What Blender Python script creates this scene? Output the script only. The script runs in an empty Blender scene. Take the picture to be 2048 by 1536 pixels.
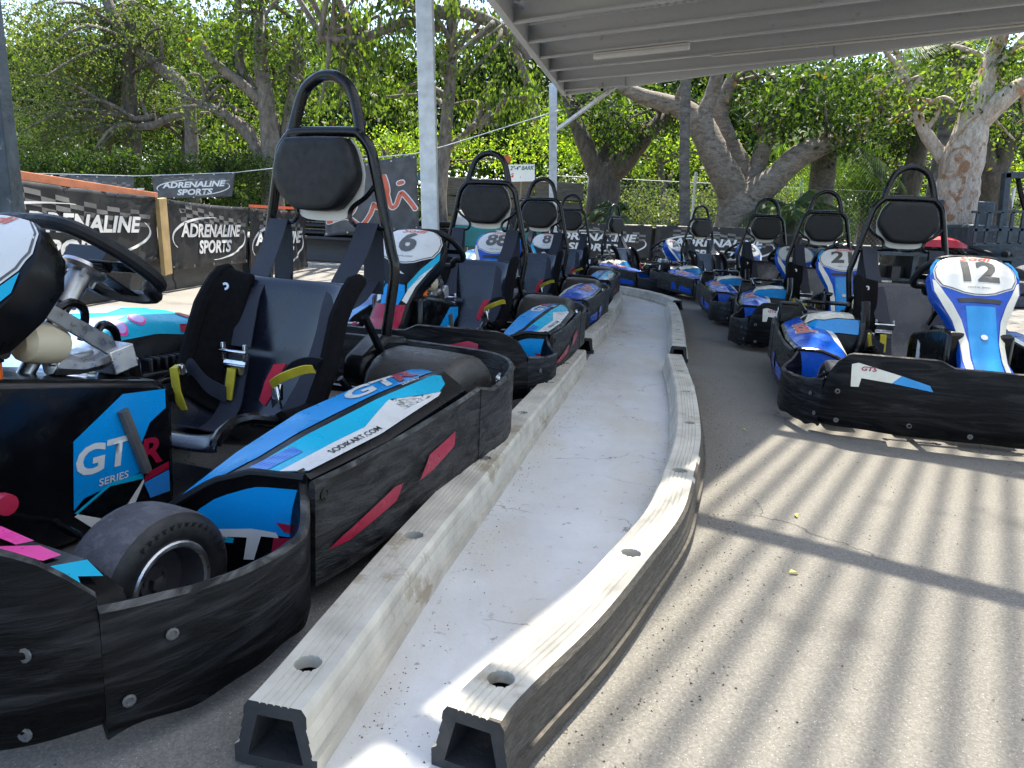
import bpy, bmesh, math, random
import numpy as np
from mathutils import Vector, Matrix, noise
R = math.radians
scene = bpy.context.scene
col = scene.collection
random.seed(7)

# ------------------------------------------------------------------ camera, sky, sun, exposure
CF, CP, CR, CH = 1494.0, R(11.61), R(2.80), 0.735      # focal length in px of a 2048 wide frame, pitch down, roll, height
FW = Vector((0, math.cos(CP), -math.sin(CP))); UP0 = Vector((0, math.sin(CP), math.cos(CP))); RT0 = Vector((1, 0, 0))
RT = RT0 * math.cos(CR) + UP0 * math.sin(CR); UP = UP0 * math.cos(CR) - RT0 * math.sin(CR)
CAM = Vector((0, 0, CH))
cd = bpy.data.cameras.new('camera'); cam = bpy.data.objects.new('camera', cd); col.objects.link(cam)
cd.sensor_fit = 'HORIZONTAL'; cd.sensor_width = 36; cd.lens = 36 * CF / 2048; cd.clip_start = .05; cd.clip_end = 600
M = Matrix((RT, UP, -FW)).transposed().to_4x4(); M.translation = CAM; cam.matrix_world = M
scene.camera = cam
SUN_EL, SUN_DIR = R(64), Vector((.22, .97))            # sun high and beyond the trees
w = bpy.data.worlds.new('World'); scene.world = w; w.use_nodes = True
nt = w.node_tree; nt.nodes.clear()
sky = nt.nodes.new('ShaderNodeTexSky'); sky.sky_type = 'NISHITA'; sky.sun_disc = False
sky.sun_elevation = SUN_EL; sky.sun_rotation = math.atan2(SUN_DIR.x, SUN_DIR.y)
bg = nt.nodes.new('ShaderNodeBackground'); bg.inputs[1].default_value = .15
out = nt.nodes.new('ShaderNodeOutputWorld'); nt.links.new(sky.outputs[0], bg.inputs[0]); nt.links.new(bg.outputs[0], out.inputs[0])
sd = bpy.data.lights.new('sun', 'SUN'); sun = bpy.data.objects.new('sun', sd); col.objects.link(sun)
sd.energy = 5.0; sd.angle = R(.6); sd.color = (1, .93, .80)
sv = Vector((SUN_DIR.normalized().x * math.cos(SUN_EL), SUN_DIR.normalized().y * math.cos(SUN_EL), math.sin(SUN_EL)))
sun.rotation_euler = sv.to_track_quat('Z', 'Y').to_euler(); sun.location = (0, 0, 30)
vs = scene.view_settings; vs.view_transform = 'Standard'; vs.look = 'None'; vs.exposure = 1.55; vs.gamma = 1
scene.cycles.max_bounces = 8; scene.cycles.transparent_max_bounces = 24; scene.cycles.caustics_refractive = False; scene.cycles.caustics_reflective = False

def ray(u, v): return FW + RT * ((u - 1024) / CF) - UP * ((v - 768) / CF)
def at_z(u, v, z=0.0): d = ray(u, v); return CAM + d * ((z - CH) / d.z)
def at_y(u, v, y): d = ray(u, v); return CAM + d * (y / d.y)

# ------------------------------------------------------------------ materials
MATS = {}
def nodes_of(name):
    m = bpy.data.materials.new(name); m.use_nodes = True; t = m.node_tree; t.nodes.clear()
    o = t.nodes.new('ShaderNodeOutputMaterial'); MATS[name] = m
    return m, t, o
def tex_coord(t, stretch=(1, 1, 1), kind='Object'):
    c = t.nodes.new('ShaderNodeTexCoord'); mp = t.nodes.new('ShaderNodeMapping'); mp.inputs['Scale'].default_value = stretch
    t.links.new(c.outputs[kind], mp.inputs['Vector']); return mp.outputs[0]
def noise_n(t, vec, scale, detail=4, rough=.55, dist=0):
    n = t.nodes.new('ShaderNodeTexNoise'); n.inputs['Scale'].default_value = scale; n.inputs['Detail'].default_value = detail
    n.inputs['Roughness'].default_value = rough; n.inputs['Distortion'].default_value = dist
    t.links.new(vec, n.inputs['Vector']); return n.outputs['Fac']
def ramp(t, fac, stops):
    r = t.nodes.new('ShaderNodeValToRGB'); e = r.color_ramp.elements
    while len(e) < len(stops): e.new(.5)
    for k, (p, c) in enumerate(stops):
        e[k].position = p; e[k].color = (*c, 1) if len(c) == 3 else c
    t.links.new(fac, r.inputs[0]); return r.outputs[0]
def mixc(t, fac, a, b, mode='MIX'):
    m = t.nodes.new('ShaderNodeMix'); m.data_type = 'RGBA'; m.blend_type = mode
    for i, x in ((0, fac), (6, a), (7, b)):
        if isinstance(x, (int, float)): m.inputs[i].default_value = x
        elif isinstance(x, tuple): m.inputs[i].default_value = (*x, 1)
        else: t.links.new(x, m.inputs[i])
    return m.outputs[2]
def mth(t, op, a, b=0.0):
    m = t.nodes.new('ShaderNodeMath'); m.operation = op
    for i, x in ((0, a), (1, b)):
        if isinstance(x, (int, float)): m.inputs[i].default_value = x
        else: t.links.new(x, m.inputs[i])
    return m.outputs[0]
def g3(v): return (v, v, v)
def pmat(name, colr, rough=.5, metal=0.0, var=.25, vscale=6, bump=0.0, bscale=60, stretch=(1, 1, 1), dirt=None, coat=0.0, rvar=.15, spec=.5):
    """principled surface whose colour and gloss vary a little; dirt = (colour, scale, threshold)"""
    m, t, o = nodes_of(name); b = t.nodes.new('ShaderNodeBsdfPrincipled'); t.links.new(b.outputs[0], o.inputs[0])
    v = tex_coord(t, stretch)
    n = noise_n(t, v, vscale, 5)
    lo = tuple(c * (1 - var) for c in colr); hi = tuple(min(1, c * (1 + var)) for c in colr)
    c = ramp(t, n, [(.3, lo), (.7, hi)])
    if dirt:
        dn = noise_n(t, v, dirt[1], 8, .7)
        c = mixc(t, ramp(t, dn, [(dirt[2], g3(0)), (min(1, dirt[2] + .06), g3(1))]), c, dirt[0])
    t.links.new(c, b.inputs['Base Color'])
    rn = noise_n(t, v, vscale * 3.1, 4)
    t.links.new(ramp(t, rn, [(.3, g3(max(.03, rough - rvar))), (.7, g3(min(1, rough + rvar)))]), b.inputs['Roughness'])
    b.inputs['Metallic'].default_value = metal; b.inputs['Coat Weight'].default_value = coat; b.inputs['Coat Roughness'].default_value = .15
    b.inputs['Specular IOR Level'].default_value = spec
    if bump:
        bn = t.nodes.new('ShaderNodeBump'); bn.inputs['Strength'].default_value = bump; bn.inputs['Distance'].default_value = .004
        t.links.new(noise_n(t, v, bscale, 6, .65), bn.inputs['Height']); t.links.new(bn.outputs[0], b.inputs['Normal'])
    return m

def leaf_mat(name, dark, light, trans=.5):
    m, t, o = nodes_of(name)
    g = t.nodes.new('ShaderNodeNewGeometry'); c = ramp(t, g.outputs['Random Per Island'], [(0, dark), (.6, light), (.975, tuple(min(1, x * 1.6) for x in light)), (.99, (light[1] * 1.1, light[1] * .75, light[2]))])
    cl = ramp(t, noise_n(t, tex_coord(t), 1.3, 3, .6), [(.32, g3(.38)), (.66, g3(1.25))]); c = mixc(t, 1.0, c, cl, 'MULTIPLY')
    d = t.nodes.new('ShaderNodeBsdfPrincipled'); t.links.new(c, d.inputs['Base Color']); d.inputs['Roughness'].default_value = .55; d.inputs['Specular IOR Level'].default_value = .3
    tr = t.nodes.new('ShaderNodeBsdfTranslucent'); tc = mixc(t, 1.0, c, (1.9, 1.75, .55), 'MULTIPLY'); t.links.new(tc, tr.inputs[0])
    mx = t.nodes.new('ShaderNodeMixShader'); mx.inputs[0].default_value = trans
    t.links.new(d.outputs[0], mx.inputs[1]); t.links.new(tr.outputs[0], mx.inputs[2]); t.links.new(mx.outputs[0], o.inputs[0])
    return m

def bark_mat(name, a, b_, patch=None, scale=3.0, ring=False):
    m, t, o = nodes_of(name); b = t.nodes.new('ShaderNodeBsdfPrincipled'); t.links.new(b.outputs[0], o.inputs[0])
    v = tex_coord(t, (1, 1, 2.2) if ring else (1.6, 1.6, .6))
    n = noise_n(t, v, scale * 2.2, 8, .65, .6)
    c = ramp(t, n, [(.32, a), (.62, b_)])
    if patch: c = mixc(t, ramp(t, noise_n(t, tex_coord(t), scale * .9, 6, .6, 1.2), [(.54, g3(0)), (.6, g3(1))]), c, patch)
    vo = t.nodes.new('ShaderNodeTexVoronoi'); vo.feature = 'DISTANCE_TO_EDGE'; vo.inputs['Scale'].default_value = scale * 3; t.links.new(tex_coord(t, (1.3, 1.3, .45) if not ring else (.6, .6, 3)), vo.inputs['Vector'])
    ck = ramp(t, vo.outputs['Distance'], [(.0, g3(.45)), (.10, g3(1))]); c = mixc(t, .4, c, ck, 'MULTIPLY'); fn = ramp(t, noise_n(t, tex_coord(t), scale * 16, 5, .7), [(.35, g3(.65)), (.65, g3(1.2))]); c = mixc(t, .8, c, fn, 'MULTIPLY')
    t.links.new(c, b.inputs['Base Color']); b.inputs['Roughness'].default_value = .85
    bn = t.nodes.new('ShaderNodeBump'); bn.inputs['Strength'].default_value = .8; bn.inputs['Distance'].default_value = .03
    t.links.new(noise_n(t, v, scale * 6, 6, .7), bn.inputs['Height']); t.links.new(bn.outputs[0], b.inputs['Normal'])
    return m

def scuffed(name, base, scuff, stretch=(5, 5, 42), rough=.36, amt=.62, bump=.55):
    """rental kart bumper plastic: long horizontal gouges, pale scrapes"""
    m, t, o = nodes_of(name); b = t.nodes.new('ShaderNodeBsdfPrincipled'); t.links.new(b.outputs[0], o.inputs[0])
    v = tex_coord(t, stretch); v2 = tex_coord(t, (1, 1, 1))
    n1 = noise_n(t, v, 1.0, 8, .62, 1.6); n2 = noise_n(t, v, 2.7, 6, .6, 2.2); big = noise_n(t, v2, 3.0, 3)
    c = ramp(t, n1, [(.40, tuple(x * .22 for x in base)), (.50, base), (amt + .02, tuple((x + y) / 2 for x, y in zip(base, scuff))), (amt + .16, scuff)])
    c = mixc(t, ramp(t, big, [(.4, g3(0)), (.7, g3(.55))]), c, base)
    t.links.new(c, b.inputs['Base Color'])
    t.links.new(ramp(t, n2, [(.3, g3(rough - .12)), (.7, g3(rough + .2))]), b.inputs['Roughness'])
    b.inputs['Specular IOR Level'].default_value = .14
    bn = t.nodes.new('ShaderNodeBump'); bn.inputs['Strength'].default_value = bump; bn.inputs['Distance'].default_value = .008
    t.links.new(mth(t, 'ADD', n1, mth(t, 'MULTIPLY', n2, .5)), bn.inputs['Height']); t.links.new(bn.outputs[0], b.inputs['Normal'])
    return m

scuffed('bumper_black', (.0038, .004, .005), (.06, .06, .063), (3.5, 3.5, 24), amt=.68, bump=.5)
scuffed('bumper_edge', (.05, .05, .05), (.16, .16, .155), (9, 9, 20), .42, .58, .5)
scuffed('bumper_grey', (.026, .025, .025), (.11, .11, .11), (5, 5, 22), .38, .70, .8)
pmat('black_plastic', (.004, .0043, .0055), .36, 0, .3, 5, .12, 220, spec=.25)
pmat('gloss_black', (.003, .0032, .0042), .2, 0, .3, 5, .05, 60, spec=.35)
pmat('brown_plastic', (.040, .036, .032), .38, 0, .25, 5, .25, 90, (4, 4, 14))
pmat('tube_black', (.003, .004, .006), .25, 0, .2, 8, 0, spec=.35)
pmat('vinyl', (.006, .007, .009), .45, 0, .15, 12, .25, 700, spec=.3)
pmat('felt', (.006, .006, .007), .95, 0, .3, 60, .6, 300, rvar=.03, spec=.1)
pmat('webbing', (.010, .014, .028), .6, 0, .2, 90, .5, 500, (4, 1, 1))
pmat('yellow_web', (.48, .40, .02), .7, 0, .18, 30, .5, 500)
pmat('red_web', (.48, .01, .05), .65, 0, .15, 30, .5, 400)
pmat('chrome', (.62, .62, .64), .18, 1, .1, 9)
pmat('alloy', (.55, .55, .56), .36, 1, .12, 14, .1, 200)
pmat('galv', (.56, .585, .60), .38, .2, .09, 130, .06, 160, dirt=((.42, .42, .41), 3.5, .62))
pmat('galv_bright', (.55, .58, .60), .5, .35, .15, 18, .08, 60)
pmat('steel_tube', (.33, .34, .36), .33, 1, .1, 14)
pmat('white_plastic', (.62, .61, .57), .4, 0, .06, 4, .05, 90)
pmat('cream_plastic', (.55, .48, .34), .45, 0, .1, 5)
pmat('tyre', (.05, .05, .06), .78, 0, .3, 14, .5, 120, dirt=((.085, .085, .10), 30, .5))
pmat('tyre_wall', (.008, .008, .009), .55, 0, .25, 20, .2, 150)
pmat('seat_shell', (.010, .013, .024), .23, 0, .12, 3, .05, 260, spec=.6)
pmat('blue_gloss', (.002, .25, .62), .3, 0, .10, 3, .04, 50, spec=.35, dirt=((.02, .05, .10), 42, .67))
pmat('cyan_gloss', (.003, .35, .54), .32, 0, .12, 3, .05, 60, spec=.35, dirt=((.05, .09, .12), 30, .64))
pmat('ultra_gloss', (.003, .075, .46), .25, 0, .12, 3, .04, 50, spec=.4, dirt=((.02, .04, .12), 45, .68))
pmat('sky_gloss', (.008, .23, .56), .25, 0, .12, 3, .04, 50, spec=.4)
pmat('white_decal', (.60, .60, .585), .32, 0, .08, 6, .04, 70, dirt=((.16, .16, .15), 34, .66))
pmat('cream_decal', (.66, .64, .55), .3, 0, .08, 6, .03, 70, dirt=((.30, .28, .22), 26, .68))
pmat('red_decal', (.30, .006, .035), .35, 0, .15, 8, .05, 60, dirt=((.03, .005, .01), 40, .66))
pmat('pink_decal', (.75, .05, .30), .3, 0, .1, 8)
pmat('orange_red', (.60, .11, .05), .4, 0, .1, 8)
pmat('black_decal', (.010, .010, .012), .35, 0, .2, 8)
pmat('number_grey', (.075, .075, .07), .4, 0, .25, 25)
pmat('stripe_grey', (.10, .10, .10), .4, 0, .2, 20)
pmat('lens_orange', (.6, .12, .015), .2, 0, .1, 8)
pmat('lens_red', (.5, .01, .01), .2, 0, .1, 8)
def hexmat():
    m, t, o = nodes_of('hex_blue'); b = t.nodes.new('ShaderNodeBsdfPrincipled'); t.links.new(b.outputs[0], o.inputs[0])
    vo = t.nodes.new('ShaderNodeTexVoronoi'); vo.inputs['Scale'].default_value = 160; vo.inputs['Randomness'].default_value = .15
    t.links.new(tex_coord(t), vo.inputs['Vector'])
    t.links.new(ramp(t, vo.outputs['Distance'], [(.3, (.004, .03, .40)), (.5, (.02, .2, .55))]), b.inputs['Base Color']); b.inputs['Roughness'].default_value = .3
hexmat()
pmat('barrier_white', (.52, .485, .41), .55, 0, .22, 9, .35, 70, (1, 1, 1), dirt=((.36, .31, .23), 5, .58))
pmat('barrier_rub', (.085, .074, .06), .6, 0, .5, 16, .9, 40, (3, 3, 22), dirt=((.14, .12, .10), 9, .60))
pmat('barrier_cut', (.022, .024, .028), .7, 0, .3, 12, .4, 90)
pmat('banner_black', (.016, .016, .017), .5, 0, .4, 3, .15, 20)
pmat('banner_grey', (.06, .062, .066), .5, 0, .4, 3, .15, 20)
pmat('banner_white', (.72, .72, .70), .5, 0, .05, 5)
pmat('banner_check', (.16, .155, .15), .5, 0, .25, 4)
pmat('crash_black', (.014, .0145, .016), .5, 0, .35, 3, .3, 40, (2, 2, 10))
pmat('orange_paint', (.46, .16, .075), .6, 0, .2, 6, .3, 40)
pmat('ochre_wood', (.42, .29, .13), .7, 0, .2, 8, .3, 60)
pmat('timber_dark', (.085, .075, .062), .85, 0, .45, 5, .8, 30, (1, 1, 8))
pmat('timber_pale', (.20, .155, .10), .85, 0, .4, 5, .8, 30, (8, 8, 1))
pmat('conc_grey', (.30, .29, .27), .85, 0, .25, 4, .5, 40)
pmat('teal_paint', (.012, .20, .20), .4, 0, .15, 5)
pmat('sign_white', (.72, .74, .74), .5, 0, .05, 4)
pmat('sign_green', (.01, .10, .10), .5, 0, .05, 4)
pmat('sign_red', (.6, .03, .02), .5, 0, .05, 4)
pmat('fork_blue', (.03, .045, .06), .5, .2, .35, 8, .3, 50, dirt=((.15, .14, .13), 12, .62))
pmat('tarp_red', (.48, .02, .03), .4, 0, .15, 5)
pmat('leaf_yellow', (.6, .52, .05), .6, 0, .1, 5)
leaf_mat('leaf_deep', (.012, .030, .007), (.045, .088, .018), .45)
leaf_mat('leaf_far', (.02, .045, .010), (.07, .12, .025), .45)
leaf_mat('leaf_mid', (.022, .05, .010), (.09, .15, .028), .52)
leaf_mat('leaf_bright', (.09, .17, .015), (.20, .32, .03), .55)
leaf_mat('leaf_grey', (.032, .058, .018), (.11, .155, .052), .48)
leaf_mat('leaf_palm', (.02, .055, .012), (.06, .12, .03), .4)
bark_mat('bark_fig', (.11, .085, .065), (.31, .26, .205), None, 2.6, True)
bark_mat('bark_dark', (.05, .04, .03), (.14, .115, .085), None, 3)
bark_mat('bark_grey', (.085, .07, .055), (.24, .205, .165), None, 3)
bark_mat('bark_paper', (.34, .26, .19), (.58, .50, .41), (.34, .19, .10), 3.2)
bark_mat('bark_palm', (.06, .055, .05), (.20, .18, .155), None, 2, True)

def ground_mat():
    m, t, o = nodes_of('asphalt'); b = t.nodes.new('ShaderNodeBsdfPrincipled'); t.links.new(b.outputs[0], o.inputs[0])
    v = tex_coord(t)
    big = noise_n(t, v, 1.1, 6, .6); fine = noise_n(t, v, 170, 3, .7)
    vo = t.nodes.new('ShaderNodeTexVoronoi'); vo.inputs['Scale'].default_value = 210; t.links.new(v, vo.inputs['Vector'])
    c = ramp(t, big, [(.25, (.108, .099, .085)), (.75, (.18, .166, .142))])
    c = mixc(t, ramp(t, fine, [(.35, g3(0)), (.75, g3(.8))]), c, (.24, .23, .21))
    sp = mth(t, 'MULTIPLY', ramp(t, vo.outputs['Distance'], [(.12, g3(1)), (.26, g3(0))]), ramp(t, noise_n(t, v, 260, 1), [(.5, g3(0)), (.6, g3(1))]))
    c = mixc(t, sp, c, (.46, .44, .40))
    # cracks
    wv = t.nodes.new('ShaderNodeVectorMath'); wv.operation = 'ADD'
    nv = t.nodes.new('ShaderNodeTexNoise'); nv.inputs['Scale'].default_value = 5; nv.inputs['Detail'].default_value = 6; t.links.new(v, nv.inputs['Vector'])
    sc = t.nodes.new('ShaderNodeVectorMath'); sc.operation = 'SCALE'; sc.inputs[3].default_value = .30; t.links.new(nv.outputs['Color'], sc.inputs[0])
    t.links.new(v, wv.inputs[0]); t.links.new(sc.outputs[0], wv.inputs[1])
    ce = t.nodes.new('ShaderNodeTexVoronoi'); ce.feature = 'DISTANCE_TO_EDGE'; ce.inputs['Scale'].default_value = .85; t.links.new(wv.outputs[0], ce.inputs['Vector'])
    crack = mth(t, 'MULTIPLY', ramp(t, ce.outputs['Distance'], [(.0005, g3(.7)), (.0022, g3(0))]), ramp(t, noise_n(t, v, 1.7, 2), [(.50, g3(0)), (.60, g3(.8))]))
    c = mixc(t, crack, c, (.02, .018, .016))
    stain = ramp(t, noise_n(t, v, 2.3, 3, .5), [(.60, g3(0)), (.70, g3(.5))])
    c = mixc(t, stain, c, (.07, .066, .062))
    vs2 = t.nodes.new('ShaderNodeTexVoronoi'); vs2.inputs['Scale'].default_value = 240; t.links.new(v, vs2.inputs['Vector'])
    st = ramp(t, vs2.outputs['Color'], [(.3, g3(.78)), (.8, g3(1.22))]); c = mixc(t, .6, c, st, 'MULTIPLY')
    oil = ramp(t, noise_n(t, v, 5.5, 4, .6, .8), [(.68, g3(0)), (.74, g3(.65))]); c = mixc(t, oil, c, (.045, .042, .04))
    c = mixc(t, ramp(t, noise_n(t, v, 60, 2, .5), [(.72, g3(0)), (.75, g3(.8))]), c, (.03, .028, .026))
    t.links.new(c, b.inputs['Base Color']); b.inputs['Roughness'].default_value = .82
    bn = t.nodes.new('ShaderNodeBump'); bn.inputs['Strength'].default_value = .7; bn.inputs['Distance'].default_value = .004
    t.links.new(mth(t, 'SUBTRACT', fine, mth(t, 'MULTIPLY', crack, 3)), bn.inputs['Height']); t.links.new(bn.outputs[0], b.inputs['Normal'])
    m, t, o = nodes_of('white_path'); b = t.nodes.new('ShaderNodeBsdfPrincipled'); t.links.new(b.outputs[0], o.inputs[0])
    v = tex_coord(t)
    n = noise_n(t, v, 3.2, 8, .65); n2 = noise_n(t, v, 90, 3, .7); n3 = noise_n(t, v, 34, 5, .7)
    c = ramp(t, n, [(.3, (.54, .54, .535)), (.7, (.66, .66, .655))])
    c = mixc(t, ramp(t, noise_n(t, tex_coord(t, (1.4, .5, 1)), 2.2, 5), [(.46, g3(0)), (.66, g3(.65))]), c, (.52, .465, .37))
    c = mixc(t, ramp(t, n3, [(.62, g3(0)), (.69, g3(.8))]), c, (.22, .20, .165))
    wv = t.nodes.new('ShaderNodeVectorMath'); wv.operation = 'ADD'
    nv = t.nodes.new('ShaderNodeTexNoise'); nv.inputs['Scale'].default_value = 7; nv.inputs['Detail'].default_value = 6; t.links.new(v, nv.inputs['Vector'])
    sc = t.nodes.new('ShaderNodeVectorMath'); sc.operation = 'SCALE'; sc.inputs[3].default_value = .22; t.links.new(nv.outputs['Color'], sc.inputs[0])
    t.links.new(v, wv.inputs[0]); t.links.new(sc.outputs[0], wv.inputs[1])
    ce = t.nodes.new('ShaderNodeTexVoronoi'); ce.feature = 'DISTANCE_TO_EDGE'; ce.inputs['Scale'].default_value = 2.1; t.links.new(wv.outputs[0], ce.inputs['Vector'])
    crack = mth(t, 'MULTIPLY', ramp(t, ce.outputs['Distance'], [(.001, g3(1)), (.005, g3(0))]), ramp(t, noise_n(t, v, 2.4, 2), [(.5, g3(0)), (.55, g3(1))]))
    c = mixc(t, crack, c, (.12, .10, .08))
    t.links.new(c, b.inputs['Base Color']); b.inputs['Roughness'].default_value = .7
    bn = t.nodes.new('ShaderNodeBump'); bn.inputs['Strength'].default_value = .5; bn.inputs['Distance'].default_value = .004
    t.links.new(mth(t, 'ADD', n2, n3), bn.inputs['Height']); t.links.new(bn.outputs[0], b.inputs['Normal'])
ground_mat()
def skylight_mat():
    m, t, o = nodes_of('polycarbonate')
    v = tex_coord(t); sep = t.nodes.new('ShaderNodeSeparateXYZ'); t.links.new(v, sep.inputs[0])
    s = mth(t, 'SINE', mth(t, 'MULTIPLY', sep.outputs[0], 2 * math.pi / .088))
    f = ramp(t, mth(t, 'ADD', mth(t, 'MULTIPLY', s, .5), .5), [(.05, g3(.22)), (.95, g3(.78))])
    tp = t.nodes.new('ShaderNodeBsdfTransparent'); tp.inputs[0].default_value = (.97, .97, .95, 1)
    tl = t.nodes.new('ShaderNodeBsdfTranslucent'); tl.inputs[0].default_value = (.55, .55, .53, 1)
    mx = t.nodes.new('ShaderNodeMixShader'); t.links.new(f, mx.inputs[0]); t.links.new(tl.outputs[0], mx.inputs[1]); t.links.new(tp.outputs[0], mx.inputs[2])
    t.links.new(mx.outputs[0], o.inputs[0])
skylight_mat()

# ------------------------------------------------------------------ mesh helpers
class MB:
    def __init__(s): s.v = []; s.f = []; s.m = []
    def add(s, verts, faces, mi=0):
        k = len(s.v); s.v += [tuple(p) for p in verts]
        for f in faces: s.f.append(tuple(i + k for i in f)); s.m.append(mi)
        return s
    def box(s, c, d, rot=None, mi=0, taper=1.0):
        vs_ = []
        for z in (-1, 1):
            k = taper if z > 0 else 1
            for x, y in ((-1, -1), (1, -1), (1, 1), (-1, 1)):
                p = Vector((x * d[0] / 2 * k, y * d[1] / 2 * k, z * d[2] / 2))
                if rot is not None: p = rot @ p
                vs_.append(p + Vector(c))
        return s.add(vs_, [(3, 2, 1, 0), (4, 5, 6, 7), (0, 1, 5, 4), (1, 2, 6, 5), (2, 3, 7, 6), (3, 0, 4, 7)], mi)
    def tube(s, path, r, n=8, closed=False, mi=0, squash=None):
        P = [Vector(p) for p in path]; N = len(P); rr = r if isinstance(r, (list, tuple)) else [r] * N
        tg = []
        for i in range(N):
            a = P[(i - 1) % N] if closed or i > 0 else P[i]; b = P[(i + 1) % N] if closed or i < N - 1 else P[i]
            d = b - a; tg.append(d.normalized() if d.length > 1e-9 else Vector((0, 0, 1)))
        up = Vector((0, 0, 1)) if abs(tg[0].z) < .9 else Vector((1, 0, 0))
        nr = (up - tg[0] * up.dot(tg[0])).normalized(); vs_ = []
        for i in range(N):
            if i: nr = (nr - tg[i] * nr.dot(tg[i])); nr = nr.normalized() if nr.length > 1e-6 else Vector((1, 0, 0))
            bn = tg[i].cross(nr)
            for k in range(n):
                a = 2 * math.pi * k / n; vs_.append(P[i] + (nr * math.cos(a) + bn * math.sin(a)) * rr[i])
        fs = [(i * n + k, i * n + (k + 1) % n, (i + 1) % N * n + (k + 1) % n, (i + 1) % N * n + k) for i in range(N if closed else N - 1) for k in range(n)]
        if not closed: fs += [tuple(range(n - 1, -1, -1)), tuple((N - 1) * n + k for k in range(n))]
        return s.add(vs_, fs, mi)
    def loft(s, secs, closed=True, caps=True, mi=0):
        n = len(secs[0]); vs_ = [p for q in secs for p in q]; fs = []
        for i in range(len(secs) - 1):
            for k in range(n if closed else n - 1):
                fs.append((i * n + k, i * n + (k + 1) % n, (i + 1) * n + (k + 1) % n, (i + 1) * n + k))
        if caps and closed: fs += [tuple(range(n - 1, -1, -1)), tuple((len(secs) - 1) * n + k for k in range(n))]
        return s.add(vs_, fs, mi)
    def lathe(s, c, axis, prof, n=28, mi=0, a0=0.0, a1=2 * math.pi):
        ax = Vector(axis).normalized(); u = ax.orthogonal().normalized(); v = ax.cross(u); c = Vector(c); full = abs(a1 - a0 - 2 * math.pi) < 1e-6
        secs = []
        for i in range(n if full else n + 1):
            a = a0 + (a1 - a0) * i / n; d = u * math.cos(a) + v * math.sin(a); secs.append([c + ax * h + d * r for r, h in prof])
        k = len(prof); vs_ = [p for q in secs for p in q]; m = len(secs)
        fs = [(i * k + j, i * k + j + 1, (i + 1) % m * k + j + 1, (i + 1) % m * k + j) for i in range(m if full else m - 1) for j in range(k - 1)]
        return s.add(vs_, fs, mi)
    def cyl(s, a, b, r, n=16, mi=0): return s.tube([a, b], r, n, mi=mi)
    def prism(s, pts, vec, mi=0):
        n = len(pts); P = [Vector(p) for p in pts]; Q = [p + Vector(vec) for p in P]
        return s.add(P + Q, [tuple(range(n - 1, -1, -1)), tuple(range(n, 2 * n))] + [(i, (i + 1) % n, n + (i + 1) % n, n + i) for i in range(n)], mi)
    def grid(s, fn, nu, nv, mi=0):
        vs_ = [fn(i / nu, j / nv) for i in range(nu + 1) for j in range(nv + 1)]; k = nv + 1
        return s.add(vs_, [(i * k + j, (i + 1) * k + j, (i + 1) * k + j + 1, i * k + j + 1) for i in range(nu) for j in range(nv)], mi)
    def strap(s, path, wid, th=.003, mi=0):
        """flat belt: path of points, wid = width vector(s)"""
        n = len(path); W = wid if isinstance(wid, list) else [wid] * n; secs = []
        for i, p in enumerate(path):
            p = Vector(p); wv_ = Vector(W[i]) / 2; a = Vector(path[max(0, i - 1)]); b = Vector(path[min(n - 1, i + 1)])
            nr = (b - a).cross(wv_); nr = nr.normalized() * th if nr.length > 1e-9 else Vector((0, 0, th))
            secs.append([p - wv_, p + wv_, p + wv_ + nr, p - wv_ + nr])
        return s.loft(secs, mi=mi)
def smooth_path(pts, sub=6, closed=False):
    P = [Vector(p) for p in pts]; n = len(P); o = []
    for i in range(n if closed else n - 1):
        g = (lambda k: P[k % n]) if closed else (lambda k: P[max(0, min(n - 1, k))])
        a, b, c, d = g(i - 1), g(i), g(i + 1), g(i + 2)
        for k in range(sub):
            t = k / sub
            o.append(.5 * ((2 * b) + (c - a) * t + (2 * a - 5 * b + 4 * c - d) * t * t + (3 * b - a - 3 * c + d) * t ** 3))
    if not closed: o.append(P[-1])
    return o
def link(name, me, mats, parent=None):
    o = bpy.data.objects.new(name, me); col.objects.link(o)
    if parent: o.parent = parent
    for m in (mats if isinstance(mats, (list, tuple)) else [mats]): me.materials.append(MATS[m])
    return o
def obj(name, mb, mats, parent=None, smooth=35, bevel=0.0, solid=0.0, sub=0):
    me = bpy.data.meshes.new(name); me.from_pydata(mb.v, [], mb.f); me.validate()
    bm_ = bmesh.new(); bm_.from_mesh(me); bmesh.ops.recalc_face_normals(bm_, faces=bm_.faces); bm_.to_mesh(me); bm_.free()
    if len(me.polygons) == len(mb.m): me.polygons.foreach_set('material_index', mb.m)
    if smooth:
        me.polygons.foreach_set('use_smooth', [True] * len(me.polygons)); me.set_sharp_from_angle(angle=R(smooth))
    o = link(name, me, mats, parent)
    if solid: md = o.modifiers.new('solid', 'SOLIDIFY'); md.thickness = solid; md.offset = 0
    if bevel: md = o.modifiers.new('bevel', 'BEVEL'); md.width = bevel; md.segments = 2; md.limit_method = 'ANGLE'; md.angle_limit = R(40)
    if sub: md = o.modifiers.new('sub', 'SUBSURF'); md.levels = md.render_levels = sub
    return o
def tag(o, label=None, cat=None, group=None, kind=None):
    for k, v in (('label', label), ('category', cat), ('group', group), ('kind', kind)):
        if v: o[k] = v
    return o
def empty(name, loc=(0, 0, 0), rz=0.0):
    o = bpy.data.objects.new(name, None); col.objects.link(o); o.location = loc; o.rotation_euler = (0, 0, rz); o.empty_display_size = .2
    return o
def copy_tree(o, parent=None, skip=()):
    c = o.copy(); col.objects.link(c)
    if parent: c.parent = parent
    for ch in list(o.children):
        if ch.name.split('.')[0] not in skip: copy_tree(ch, c, skip)
    return c
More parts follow.
